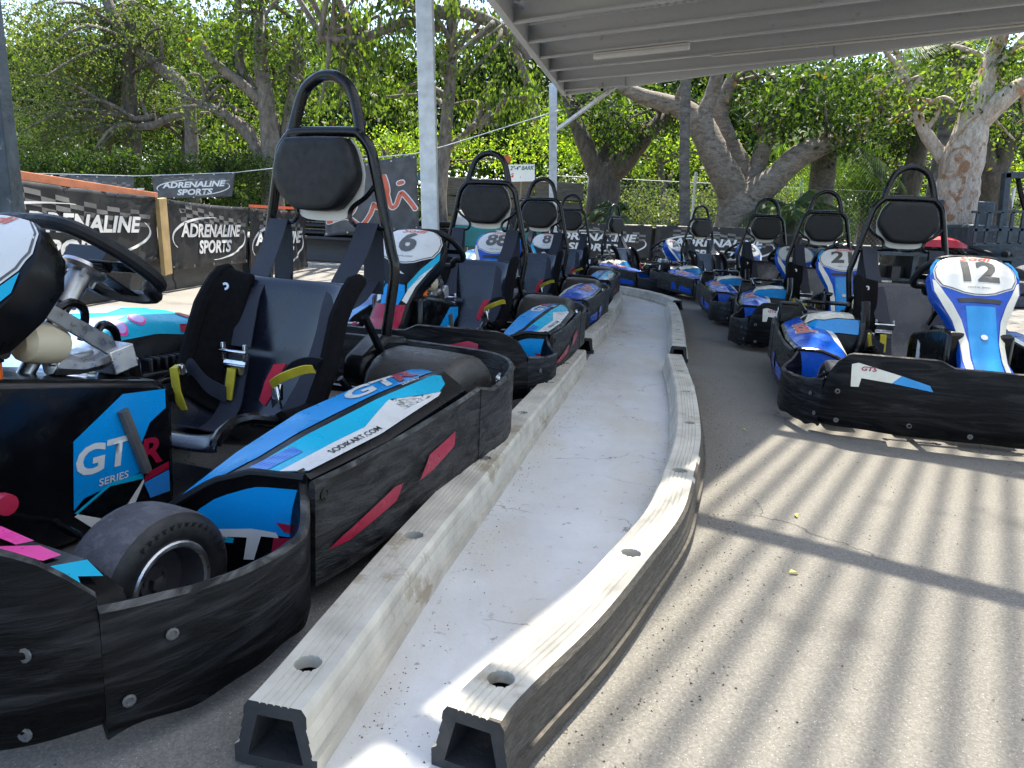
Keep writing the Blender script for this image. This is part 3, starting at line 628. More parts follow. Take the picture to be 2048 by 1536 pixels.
    mb = MB(); mb.strap(smooth_path([(-.30, .25, .34), (-.25, .215, .36), (-.22, .17, .345), (-.20, .15, .30), (-.19, .16, .25)], 3), V((0, .03, .03)), .003); ob = obj('lap_belt', mb, 'webbing', root)
    mb = MB(); mb.prism([V((-.218, .172, .354)), V((-.204, .142, .350)), V((-.193, .122, .305)), V((-.184, .108, .250)), V((-.188, .124, .236)), V((-.199, .140, .268)), V((-.212, .158, .325))], (.012, .006, .004)); obj('warning_flag', mb, 'red_web', ob)
    mb = MB(); mb.strap(smooth_path([(-.17, .16, .305), (-.16, .20, .33), (-.19, .245, .352), (-.215, .262, .352)], 3), V((.014, 0, .022)), .004); obj('pull_tab', mb, 'yellow_web', ob)
    mb = MB(); mb.box((-.18, .17, .285), (.012, .03, .045)); mb.cyl((-.175, .17, .30), (-.175, .185, .24), .006, 8); obj('buckle', mb, 'chrome', ob, 30, bevel=.002)
    # --- centre console (fuel tank cover)
    prof = [(.125, .055), (.120, .30), (.132, .352), (.16, .366), (.34, .396), (.52, .425), (.60, .42), (.60, .06)]
    mb = MB(); mb.prism([V((x, -.125, z)) for x, z in prof], (0, .25, 0)); co = obj('console', mb, 'gloss_black', root, 30, bevel=.016)
    cs = lambda x, z: V((x, .1272, z)); cs2 = lambda x, z: V((x, .1285, z))
    if G:
        decal('console_decal', [[(.385, .13), (.375, .275), (.255, .352), (.145, .344), (.145, .30), (.19, .275), (.225, .215), (.20, .17), (.36, .15)]], cs, 'blue_gloss', co)
        decal('console_decal', [[(.385, .125), (.30, .165), (.20, .165), (.24, .125), (.29, .075)], [(.385, .118), (.30, .158), (.21, .15), (.25, .085), (.34, .072)]], cs2, ['cyan_gloss', 'white_decal'], co)
        decal('console_decal', [[(.215, .16), (.145, .172), (.145, .155), (.215, .142)], [(.215, .14), (.145, .152), (.145, .10), (.20, .10)]], cs2, ['red_decal', 'hex_blue'], co)
        text('lettering', 'GT', .085, lambda a, b: cs2(.315 - a, .225 + b), 'white_decal', co, .15, .03, 1.15)
        text('lettering', 'R', .085, lambda a, b: cs2(.195 - a, .205 + b), 'red_decal', co, .15, .03, 1.1)
        text('lettering', 'SERIES', .022, lambda a, b: cs2(.29 - a, .172 + b), 'white_decal', co, .1, .01, 1.2)
    else:
        decal('console_decal', [[(.36, .10), (.30, .33), (.26, .345), (.285, .10)]], cs, 'white_decal', co)
        decal('console_decal', [[(.36, -.10), (.30, -.33), (.26, -.345), (.285, -.10)]], lambda a, b: V((a, -.1272, -b)), 'white_decal', co)
    mb = MB(); mb.tube([(.262, .132, .318), (.21, .132, .168)], .0125, 8); obj('tank_window', mb, 'cream_plastic' if not G else 'stripe_grey', co)
    mb = MB(); mb.lathe((.155, .0, .362), (.1, 0, 1), [(.0, .036), (.042, .036), (.047, .030), (.047, -.01)], 12); obj('filler_cap', mb, 'gloss_black', co, 30)
    # --- steering
    H = V((.222, 0, .622)); E2 = V((.82, 0, .57)).normalized(); AX = V((-.57, 0, .82)).normalized()
    sp_ = lambda y, w_, n=0.0: H + V((0, y, 0)) + E2 * w_ + AX * n
    pts = [(0, .150), (.075, .148), (.118, .128), (.150, .075), (.162, .01), (.160, -.045), (.142, -.075), (.112, -.078), (.092, -.098), (.080, -.128), (.04, -.140), (0, -.141)]
    loop = pts + [(-y, w_) for y, w_ in pts[-2:0:-1]]
    mb = MB(); mb.tube(smooth_path([sp_(y, w_) for y, w_ in loop], 4, True), .0155, 10, True); sw = obj('steering_wheel', mb, 'vinyl', root)
    mb = MB()
    for y, w_ in ((.15, 0), (-.15, 0)):
        mb.prism([sp_(0.03 * (1 if y > 0 else -1), .022, -.006), sp_(y, .018, -.006), sp_(y, -.018, -.006), sp_(.03 * (1 if y > 0 else -1), -.022, -.006)], AX * .005)
    mb.prism([sp_(.022, -.02, -.006), sp_(.03, -.135, -.006), sp_(-.03, -.135, -.006), sp_(-.022, -.02, -.006)], AX * .005)
    mb.box(sp_(0, .0, .012), (.03, .13, .05), Matrix.Rotation(R(-35), 3, 'Y')); obj('spoke', mb, 'gloss_black', sw, 30, bevel=.003)
    mb = MB(); mb.lathe(H - AX * .02, AX, [(0, .010), (.045, .010), (.047, .002), (.040, -.006), (.024, -.010), (.024, -.085), (0, -.085)], 24)
    for k in range(3):
        a = k * 2.094 + .5; mb.cyl(H + V((0, .036 * math.cos(a), 0)) + E2 * .036 * math.sin(a) - AX * .042, H + V((0, .036 * math.cos(a), 0)) + E2 * .036 * math.sin(a) - AX * .012, .006, 6)
    obj('hub', mb, 'alloy', sw, 30)
    mb = MB(); mb.cyl(H - AX * .09, H - AX * .36, .0165, 16); cm = obj('steering_column', mb, 'steel_tube', root)
    mb = MB(); o = H - AX * .175                                    # forked alloy bracket and clamp of the pedal adjuster
    mb.prism([V((.41, .10, .535)), V((.41, .10, .57)), V((.235, .075, .468)), V((.222, .075, .44)), V((.245, .075, .428))], (0, .007, 0)); obj('bracket', mb, 'steel_tube', cm, 30, bevel=.002)
    mb = MB(); mb.box((.215, .045, .418), (.062, .090, .054), Matrix.Rotation(.22, 3, 'Y')); mb.tube([(.35, .04, .425), (.29, .045, .410), (.23, .045, .418)], [.03, .020, .024], 10); mb.box((.31, .03, .43), (.10, .05, .012), Matrix.Rotation(.12, 3, 'Y'))
    for dy, dz in ((.015, .015), (.06, .015), (.015, -.015), (.06, -.015)): mb.cyl((.186, .007 + dy, .418 + dz), (.178, .007 + dy, .416 + dz), .008, 8)
    cl_ = obj('clamp', mb, 'alloy', cm, 30, bevel=.006)
    mb = MB(); mb.lathe((.225, .045, .443), (.1, 0, 1), [(0, .014), (.015, .012), (.017, 0)], 14); obj('clamp_cap', mb, 'gloss_black', cl_)
    mb = MB(); mb.tube([(.435, .075, .480), (.425, .075, .480), (.39, .07, .474), (.35, .06, .462), (.335, .055, .456)], [.026, .040, .044, .038, .016], 14); obj('fluid_bottle', mb, 'cream_plastic', root)
    mb = MB(); mb.tube(smooth_path([(.34, .05, .53), (.30, .05, .545), (.265, .04, .52), (.27, .03, .46)], 5), .009, 8); obj('cable', mb, 'gloss_black', root); mb = MB(); mb.tube(smooth_path([(.22, .0, .45), (.18, -.02, .48), (.14, -.03, .46), (.12, -.05, .40)], 5), .010, 8); obj('cable', mb, 'gloss_black', root)
    mb = MB(); mb.cyl((.50, .09, .42), (.50, .09, .452), .019, 14); sl = obj('switch_lamp', mb, 'lens_orange', root)
    mb = MB(); mb.cyl((.50, .09, .452), (.50, .09, .475), .023, 14); obj('lamp_cap', mb, 'gloss_black', sl)
    # --- pedals and the bar over them
    for s in (1, -1):
        mb = MB(); mb.box((.60, s * .17, .16), (.018, .075, .14), Matrix.Rotation(-.25, 3, 'Y')); mb.tube([(.60, s * .17, .12), (.66, s * .17, .07)], .008); obj('pedal', mb, 'red_decal' if s > 0 else 'steel_tube', root, 30, bevel=.004)
    for s in (1, -1):
        mb = MB(); mb.cyl((.66, s * .15, .285), (.66, s * .36, .275), .010, 10); pb_ = obj('support_bar', mb, 'steel_tube', root)
        for y in (.16, .345): mb = MB(); mb.cyl((.66, s * y, .280), (.66, s * (y + .018), .280), .017, 12); obj('bar_clamp', mb, 'red_decal' if G else 'gloss_black', pb_)
    # --- front fairing
    mb = MB(); secs = []
    for i in range(28):
        t = i / 3.0; t0 = min(8.999, t); k = int(t0); f_ = t0 - k; a, b = FAIR[k], FAIR[k + 1]; hw = lerp(a[2], b[2], f_); dp = lerp(a[4], b[4], f_)
        d = V((b[0] - a[0], 0, b[1] - a[1])).normalized(); nr = V((-d.z, 0, d.x))
        F_ = [fair(hw * q, t0) for q in [-1 + 2 * j / 16 for j in range(17)]]
        back = [fair(hw, t0) + V((0, hw * .02, 0)) - nr * dp * .5, fair(hw, t0) * 1 - V((0, hw * .10, 0)) - nr * dp, fair(-hw, t0) + V((0, hw * .10, 0)) - nr * dp, fair(-hw, t0) - V((0, hw * .02, 0)) - nr * dp * .5]
        secs.append(F_ + back)
    mb.loft(secs); fa = obj('front_fairing', mb, 'black_plastic' if G else 'ultra_gloss', root, 50)
    ff = lambda o: (lambda y, t: fair(y, t, o))
    pl = [(y * .935, t) for y, t in [(-.05, .55), (.05, .55), (.098, .95), (.138, 1.75), (.160, 2.6), (.158, 3.2), (.138, 3.75), (.06, 4.30), (.02, 4.42), (-.02, 4.42), (-.06, 4.30), (-.138, 3.75), (-.158, 3.2), (-.160, 2.6), (-.138, 1.75), (-.098, .95)]]
    big = [(y * 1.055, 2.5 + (t - 2.5) * 1.06) for y, t in pl]; mid = [(y * 1.03, 2.5 + (t - 2.5) * 1.03) for y, t in pl]
    decal('plate_border', big, ff(.0015), 'white_decal', fa); decal('plate_border', mid, ff(.0022), 'stripe_grey', fa)
    plate = decal('number_plate', pl, ff(.003), 'white_decal', fa)
    text('lettering', 'Sodi', .052, lambda x, y: fair(x, 1.25 - y / .052, .0045), 'orange_red', plate, .3, .02, 1.3)
    text('lettering', 'RENTAL SERIES', .011, lambda x, y: fair(x, 4.0 - y / .075, .0045), 'number_grey', plate, .2, 0, 1.2)
    if G:
        for s in (1, -1):
            q = lambda a, b, s=s: fair(s * a * .93, b, .003)
            decal('fairing_stripe', [[(.172, 3.3), (.178, 3.9), (.150, 4.6), (.098, 5.6), (.066, 6.3), (.060, 5.9), (.105, 4.75), (.15, 3.9)], [(.160, 4.35), (.136, 4.95), (.098, 5.95), (.078, 7.0), (.055, 6.9), (.070, 6.2), (.11, 5.2)]], q, ['cyan_gloss', 'white_decal'], fa)
            decal('fairing_stripe', [[(.05, 6.0), (.06, 6.5), (.045, 7.2), (.0, 7.2), (.0, 6.0)], [(.0, 7.3), (.076, 7.1), (.085, 8.6), (0, 8.7)]], q, ['blue_gloss', 'red_decal'], fa)
        decal('fairing_mark', [[(-.03, 5.2), (.0, 5.05), (.03, 5.3), (.012, 5.28), (.0, 5.2), (-.01, 5.35)]], ff(.003), 'white_decal', fa)
    else:
        for s in (1, -1):
            q = lambda a, b, s=s: fair(s * a * .93, b, .003)
            decal('fairing_stripe', [[(.176, 3.3), (.172, 4.1), (.140, 5.1), (.108, 6.0), (.088, 7.2), (.085, 8.8), (.062, 8.8), (.060, 7.2), (.078, 6.0), (.108, 5.0), (.135, 4.3), (.165, 3.4)], [(.150, 1.2), (.18, 2.3), (.182, 3.0), (.172, 2.8), (.158, 1.9), (.13, 1.2)]], q, ['cream_decal', 'sky_gloss'], fa)
        decal('fairing_vent', [[(-.085, 4.72), (.085, 4.72), (.075, 5.0), (-.075, 5.0)]], ff(.0035), 'black_decal', fa)
        decal('fairing_stripe', [[(-.055, 5.2), (.055, 5.2), (.05, 8.8), (-.05, 8.8)]], ff(.002), 'sky_gloss', fa)
        mb = MB(); mb.lathe(fair(0, 7.0, .002), (.75, 0, .65), [(.014, 0), (.013, .004), (.006, .005), (0, .004)], 14); obj('bolt', mb, 'alloy', fa)
    mb = MB(); mb.lathe(fair(.0, 4.9, -.09) + V((0, .115, -.02)), (0, 1, 0), [(.012, 0), (.012, .004), (0, .004)], 10); obj('bolt', mb, 'gloss_black', fa)
    # --- engine on the driver's right
    mb = MB(); mb.box((-.26, -.42, .17), (.24, .20, .20)); mb.box((-.40, -.44, .22), (.16, .18, .15))
    for k in range(6): mb.box((-.37 + k * .028, -.44, .285), (.014, .20, .05))
    mb.cyl((-.24, -.33, .17), (-.24, -.29, .17), .085, 20); mb.cyl((-.22, -.52, .19), (-.22, -.545, .19), .07, 20); en = obj('engine', mb, 'black_plastic', root, 30, bevel=.008)
    if G:
        def hood(u, v, o=0.0):
            q = abs(2 * v - 1) ** 4; z = interp([(0, .27), (.06, .33), (.2, .39), (.38, .435), (.6, .445), (.85, .42), (.96, .385), (1, .32)], u)
            return V((lerp(.16, -.63, u), -lerp(.40, .69, v), z - .07 * q - .03 * (1 - v) + o))
        mb = MB(); secs = []
        for i in range(25):
            u = i / 24; L = [hood(u, j / 12) for j in range(13)]; secs.append([V((L[0].x, L[0].y + .005, L[0].z - .10))] + L + [V((L[-1].x, L[-1].y - .004, L[-1].z - .10))])
        mb.loft(secs); cv = obj('engine_cover', mb, 'black_plastic', en, 40)
        decal('cover_decal', [[(.03, .04), (.96, .04), (.98, .5), (.96, .96), (.03, .96), (.01, .5)]], lambda a, b: hood(a, b, .003), 'cyan_gloss', cv)
        decal('cover_decal', [[(.03, .05), (.30, .05), (.55, .30), (.30, .45), (.24, .95), (.03, .95), (.015, .5)], [(.50, .45), (.80, .75), (.70, .96), (.36, .96), (.35, .7)]], lambda a, b: hood(a, b, .0045), 'sky_pale', cv)
        ring = lambda cu, cv_, r: [(cu + r * .38 * math.cos(2 * math.pi * j / 18), cv_ + r * math.sin(2 * math.pi * j / 18)) for j in range(18)]
        for cu, cv_ in ((.56, .20), (.46, .14)):
            decal('round_sticker', [ring(cu, cv_, .085)], lambda a, b: hood(a, b, .006), 'pink_decal', cv); decal('round_sticker', [ring(cu, cv_, .068)], lambda a, b: hood(a, b, .0075), 'lilac_decal', cv)
        decal('cover_decal', [[(.72, .05), (.95, .05), (.95, .14), (.74, .12)], ring(.84, .32, .11)], lambda a, b: hood(a, b, .006), 'red_decal', cv)
    if not G:
        S_ = lambda x, z, y0=-.60, k=1.0: [V((x, y0 + .01, z - .17 * k)), V((x, y0 + .015, z - .10 * k)), V((x, -.50, z - .022 * k)), V((x, -.40, z)), V((x, -.28, z - .004)), V((x, -.24, z - .08 * k))]
        mb = MB(); mb.loft([S_(-.48, .335, -.56, .7), S_(-.43, .372), S_(-.30, .392), S_(-.18, .392), S_(-.10, .372), S_(-.045, .30, -.55, .8)])
        cv = obj('engine_cover', mb, 'black_plastic', en, 40, bevel=.006)
        ct = lambda a, b, o=.004: V((a, b, interp([(-.43, .372), (-.30, .392), (-.18, .392), (-.10, .372), (-.045, .30)], a) + interp([(-.585, -.10), (-.50, -.022), (-.40, 0), (-.28, -.004)], b) + .004 + o))
        if True:
            decal('cover_decal', [[(-.42, -.57), (-.33, -.575), (-.30, -.50), (-.16, -.54), (-.11, -.45), (-.12, -.31), (-.28, -.30), (-.42, -.34)]], ct, 'cream_decal', cv)
            decal('cover_slot', [[(-.425, -.50), (-.34, -.47), (-.33, -.445), (-.36, -.44), (-.425, -.455)], [(-.425, -.40), (-.34, -.38), (-.34, -.35), (-.425, -.365)]], lambda a, b: ct(a, b, .006), 'black_decal', cv)
            decal('cover_decal', [[(-.155, -.575), (-.05, -.54), (-.048, -.30), (-.100, -.29), (-.098, -.46)]], lambda a, b: ct(a, b, .007), 'sky_gloss', cv)
        mb = MB(); mb.box((-.53, -.555, .355), (.125, .125, .10), taper=.88); mb.box((-.53, -.555, .41), (.105, .105, .016)); mb.box((-.52, -.53, .27), (.08, .08, .10)); ab = obj('air_box', mb, 'black_plastic', en, 30, bevel=.012)
        decal('warning_label', [[(-.03, -.03), (.005, -.03), (.005, .03), (-.03, .03)]], lambda a, b: V((-.53 + a, -.6195 + (.004 if b > 0 else 0), .355 + b)), 'sign_white', ab)
        mb = MB(); mb.tube(smooth_path([(-.04, -.34, .16), (-.02, -.30, .24), (-.08, -.27, .36), (-.12, -.27, .47)], 5), .022, 10); obj('exhaust', mb, 'gloss_black', en)
        mb = MB(); mb.tube(smooth_path([(-.62, -.34, .36), (-.63, -.56, .37), (-.60, -.59, .30), (-.52, -.59, .22)], 4), .012, 8); obj('rear_bar', mb, 'gloss_black', en)
        mb = MB(); mb.tube(smooth_path([(-.16, -.54, .40), (-.28, -.55, .435), (-.42, -.52, .435), (-.47, -.38, .43), (-.32, -.30, .44)], 5), .011, 8); obj('guard_bar', mb, 'gloss_black', en)
        mb = MB(); mb.cyl((-.66, -.56, .20), (-.66, -.56, .36), .022, 10); mb.cyl((-.66, -.56, .36), (-.66, -.56, .385), .016, 10); obj('fuel_filter', mb, 'gloss_black', en, 30)
    return root

def number(kart, s):
    fa = next(o for o in kart.children if o.name.startswith('front_fairing'))
    text('race_number', s, .175 if len(s) < 2 else .165, lambda x, y: fair(x, 2.75 - y / .068, .0050), 'number_grey', fa, .0, .038, 1.0)

KARTS = [  # kind, number, x, y, yaw, label
    ('gt', None, -.85, 1.84, -112.9, 'nearest kart with blue pods, black seat and large steering wheel'),
    ('gt', '6', -.372, 3.95, -106.5, 'blue and black kart with number 6 on its white plate, behind the nearest kart'),
    ('sodi', '88', -.02, 5.90, -108.3, 'blue kart numbered 88 behind the kart with number 6'),
    ('gt', '8', .42, 8.35, -106.0, 'kart with a single 8 on its plate, behind kart 88'),
    ('gt', None, -.15, 10.6, -106.0, 'farthest kart of the left row, mostly hidden, in front of the timber wall'),
    ('sodi', '12', 1.98, 3.57, -100.7, 'royal blue kart numbered 12 with a scraped black front bumper facing the camera'),
    ('sodi', '21', 2.38, 5.76, -102.9, 'blue kart numbered 21 right behind kart 12, engine with cream cover in view'),
    ('sodi', '23', 2.49, 7.22, -92.0, 'blue kart numbered 23 between karts 21 and 25'),
    ('sodi', '25', 2.62, 9.57, -67.9, 'blue kart numbered 25 in front of the long black banner wall'),
    ('sodi', '20', 1.83, 10.8, -43.4, 'blue kart numbered 20 turned side on beyond the end of the kerbs')]
PROTO = {}
def make_karts():
    for kind, num, x, y, a, label in KARTS:
        if kind not in PROTO:
            k = build_kart(kind); PROTO[kind] = k; first = True
        else: k = copy_tree(PROTO[kind], skip=('race_number',))
        k.location = (x, y, 0); k.rotation_euler = (0, 0, R(a)); tag(k, label, 'go kart', 'go karts parked in two rows')
        if num: number(k, num)
        else:
            for c_ in k.children:
                if c_.name.startswith('front_fairing') and x < -.5: c_.location = (.04, 0, 0)

# ------------------------------------------------------------------ ground, path, kerbs
def setting():
    mb = MB(); mb.add([(-90, -30, 0), (90, -30, 0), (90, 150, 0), (-90, 150, 0)], [(0, 1, 2, 3)])
    tag(obj('ground', mb, 'asphalt', None, 0), kind='structure')
    Lp = [(-.42, .2), (-.27, .9), (-.17, 1.25), (-.05, 1.97), (.13, 2.82), (.36, 3.84), (.46, 4.5), (.74, 5.9), (1.06, 7.83), (1.20, 9.1), (1.12, 10.2)]
    Rp = [(-.42, .2), (-.01, .93), (.20, 1.30), (.36, 1.6), (.55, 2.17), (.70, 2.9), (.92, 4.2), (1.02, 4.7), (1.42, 6.83), (1.56, 7.6), (1.66, 8.6), (1.46, 9.4), (1.12, 10.2)]
    l = smooth_path([(x, y, .004) for x, y in Lp], 4); r = smooth_path([(x, y, .004) for x, y in Rp], 4)
    mb = MB(); mb.add(l + r[::-1], [tuple(range(len(l) + len(r)))])
    tag(obj('path', mb, 'white_path', None, 0), kind='structure')

def kerb(name, pts, holes, label, rub=0, hgt=.102, bw=.061, tw=.042):
    """hollow rubber kerb section: trapezoid, grooved top and sides, drilled fixing holes, open ends"""
    P = smooth_path([(x, y, 0) for x, y in pts], 8); n = len(P)
    out_ = [(-bw, .004), (-bw - .001, .03)]
    for k in range(3): z = .035 + k * .02; out_ += [(lerp(-bw, -tw, z / hgt), z), (lerp(-bw, -tw, z / hgt) + .0012, z + .003), (lerp(-bw, -tw, z / hgt), z + .006)]
    out_ += [(-tw - .004, hgt - .010), (-tw + .003, hgt)]
    for k in range(5): x = -.024 + k * .0105; out_ += [(x, hgt), (x + .002, hgt - .0022), (x + .004, hgt)]
    out_ += [(tw - .003, hgt), (tw + .004, hgt - .010)]
    for k in range(3): z = .075 - k * .02; out_ += [(lerp(bw, tw, z / hgt), z), (lerp(bw, tw, z / hgt) - .0012, z - .003), (lerp(bw, tw, z / hgt), z - .006)]
    out_ += [(bw + .001, .03), (bw, .004)]
    no = len(out_); inn = [(bw - .020, .018), (tw - .016, hgt - .020), (-tw + .016, hgt - .020), (-bw + .020, .018)]
    mb = MB(); v0 = []; v1 = []
    for i, p in enumerate(P):
        d = (P[min(n - 1, i + 1)] - P[max(0, i - 1)]).normalized(); nr = V((d.y, -d.x, 0)); wob = 1 + .02 * noise.noise(p * 3)
        v0 += [p + nr * (x * wob + .0007 * noise.noise(p * 9 + V((0, 0, z * 30)))) + V((0, 0, z)) for x, z in out_]; v1 += [p + nr * x + V((0, 0, z)) for x, z in inn]
    b = len(v0); fs = []; ms = []
    for i in range(n - 1):
        for k in range(no):
            k2 = (k + 1) % no; fs.append((i * no + k, (i + 1) * no + k, (i + 1) * no + k2, i * no + k2))
            xm = (out_[k][0] + out_[k2][0]) / 2; zm = (out_[k][1] + out_[k2][1]) / 2
            rg = noise.noise(P[i] * 14) * .010 + noise.noise(P[i] * 45) * .008
            ms.append(1 if rub and (xm > tw + .001 and zm < hgt - .004 or zm >= hgt - .012 and xm > tw - .004 + rg) else 0)
        for k in range(4):
            k2 = (k + 1) % 4; fs.append((b + i * 4 + k, b + (i + 1) * 4 + k, b + (i + 1) * 4 + k2, b + i * 4 + k2)); ms.append(2)
    mid = no // 2
    for i in (0, n - 1):                                            # cut ends: ring faces between outer skin and the hollow
        o = i * no; q = b + i * 4; top = [k for k in range(no) if out_[k][1] > hgt - .011]
        a0, a1 = top[0], top[-1]
        for f in ([o + k for k in range(0, a0 + 1)] + [q + 2, q + 3], [o + k for k in range(a0, a1 + 1)] + [q + 1, q + 2], [o + k for k in range(a1, no)] + [q, q + 1], [o + no - 1, o, q + 3, q]):
            fs.append(tuple(f)); ms.append(2)
    mb.v = [tuple(p) for p in v0 + v1]; mb.f = fs; mb.m = ms
    o = obj(name, mb, ['barrier_white', 'barrier_rub', 'barrier_cut'], None, 25)
    if holes:
        cb = MB()
        for x, y in holes: cb.cyl((x, y, hgt - .04), (x, y, hgt + .03), .0205, 18)
        cm = bpy.data.meshes.new('drill'); cm.from_pydata(cb.v, [], cb.f); co = bpy.data.objects.new('drill', cm); col.objects.link(co)
        cm.materials.append(MATS['barrier_white'])
        md = o.modifiers.new('holes', 'BOOLEAN'); md.object = co; md.operation = 'DIFFERENCE'; md.solver = 'EXACT'; bpy.context.view_layer.update()
        me = bpy.data.meshes.new_from_object(o.evaluated_get(bpy.context.evaluated_depsgraph_get()))
        me.set_sharp_from_angle(angle=R(25)); o.modifiers.clear(); o.data = me; bpy.data.objects.remove(co)
    tag(o, label, 'kerb barrier', 'hollow kerb barriers along the white path'); return o
def crumbs():
    """grit and rubber crumbs gathered along the kerb feet and over the asphalt"""
    rn = random.Random(12); mb = MB()
    A = smooth_path([(-.21, .95, 0), (-.135, 1.3, 0), (-.01, 2.0, 0), (.19, 2.85, 0), (.42, 3.85, 0), (.56, 4.6, 0), (.80, 5.9, 0)], 10); B_ = smooth_path([(-.08, .95, 0), (.13, 1.27, 0), (.30, 1.6, 0), (.49, 2.2, 0), (.65, 2.95, 0), (.88, 4.2, 0), (1.36, 6.8, 0)], 10)
    C_ = smooth_path([(.09, .95, 0), (.32, 1.35, 0), (.50, 1.75, 0), (.68, 2.4, 0), (.86, 3.3, 0), (.98, 4.1, 0)], 10)
    def crumb(x, y, s, z0):
        a = rn.random() * 6.3; q = [V((x + s * r * math.cos(a + k * 2.1), y + s * r * math.sin(a + k * 2.1), z0)) for k, r in enumerate((1, .7, 1.2))]; mb.add(q + [V((x, y, z0 + s * rn.uniform(.4, .9)))], [(0, 1, 3), (1, 2, 3), (2, 0, 3)], rn.choice((0, 0, 1)))
    for L, sg in ((A, 1), (B_, -1)):
        for _ in range(330): p = rn.choice(L); crumb(p.x + sg * abs(rn.gauss(0, .035)) + rn.uniform(-.004, .004), p.y + rn.uniform(-.04, .04), rn.uniform(.0008, .0026), .0045)
    for _ in range(500): p = rn.choice(C_); crumb(p.x + abs(rn.gauss(0, .09)), p.y + rn.uniform(-.05, .05), rn.uniform(.001, .0034), .0005)
    for _ in range(900): crumb(rn.uniform(.3, 3.2), rn.uniform(.7, 4.2), rn.uniform(.001, .0035), .0005)
    for _ in range(110): y = rn.uniform(.9, 6); x = rn.uniform(-.15, .55) + .12 * (y - 1); crumb(x, y, rn.uniform(.001, .0028), .0045)
    o = obj('grit', mb, ['barrier_cut', 'timber_pale'], None, 0); tag(o, 'dark rubber crumbs and grit scattered along the kerbs and over the asphalt', 'grit', kind='stuff')
def kerbs():
    kerb('kerb_barrier', [(-.295, .885), (-.277, .975), (-.19, 1.46), (-.07, 2.03), (.04, 2.59), (.16, 3.16), (.26, 3.66), (.36, 4.13)], [(-.278, .985), (-.19, 1.465), (-.07, 2.03), (.04, 2.59), (.16, 3.16), (.26, 3.66)], 'long straight white kerb with open hollow end beside the nearest blue kart')
    kerb('kerb_barrier', [(-.030, .885), (.005, .96), (.135, 1.18), (.26, 1.43), (.385, 1.70), (.48, 2.0), (.56, 2.27), (.63, 2.56), (.74, 3.11), (.82, 3.60), (.90, 4.13)], [(.005, .97), (.26, 1.43), (.48, 2.0), (.63, 2.56), (.74, 3.11), (.82, 3.60)], 'curved white kerb with black rubbed outer side and open hollow end', 1)
    kerb('kerb_barrier', [(.44, 4.62), (.55, 5.15), (.67, 5.65), (.80, 6.4), (1.0, 7.5), (1.16, 8.6), (1.19, 9.2), (1.12, 9.8)], [(.50, 4.9), (.62, 5.45), (.72, 6.0), (.84, 6.6), (.95, 7.2)], 'wavy white kerb beside karts 6 and 88 farther up the path')
    kerb('kerb_barrier', [(.99, 4.45), (1.10, 5.0), (1.28, 5.9), (1.46, 6.9), (1.56, 7.55)], [(1.05, 4.75), (1.16, 5.3), (1.27, 5.85), (1.38, 6.4)], 'short straight white kerb in front of kart 21 with black cut end', 0)
    kerb('kerb_barrier', [(1.69, 7.85), (1.66, 8.5), (1.55, 9.1), (1.35, 9.6), (1.05, 10.05), (.8, 10.25)], [], 'far white kerb bending left across the end of the path')
    rnd = random.Random(3)
    for x, y, s_, lab in ((.80, 1.95, 1, 'small yellow leaf lying on the sunlit asphalt, farther one'), (.66, 1.585, 1, 'small yellow leaf on the asphalt by the dark beam shadow'), (.93, 2.88, .8, 'tiny yellow leaf on asphalt near the bumper of kart 12')):
        mb = MB(); a = rnd.random() * 6; c_, s2 = math.cos(a), math.sin(a)
        L = [(-.014, 0, .001), (-.004, .006, .006), (.012, .002, .003), (.004, -.005, .007)]
        mb.prism([V((x + (p[0] * c_ - p[1] * s2) * s_, y + (p[0] * s2 + p[1] * c_) * s_, p[2] + .002)) for p in L], (0, 0, .0008)); tag(obj('leaf', mb, 'leaf_yellow', None, 0), lab, 'leaf', 'fallen leaves on the asphalt')

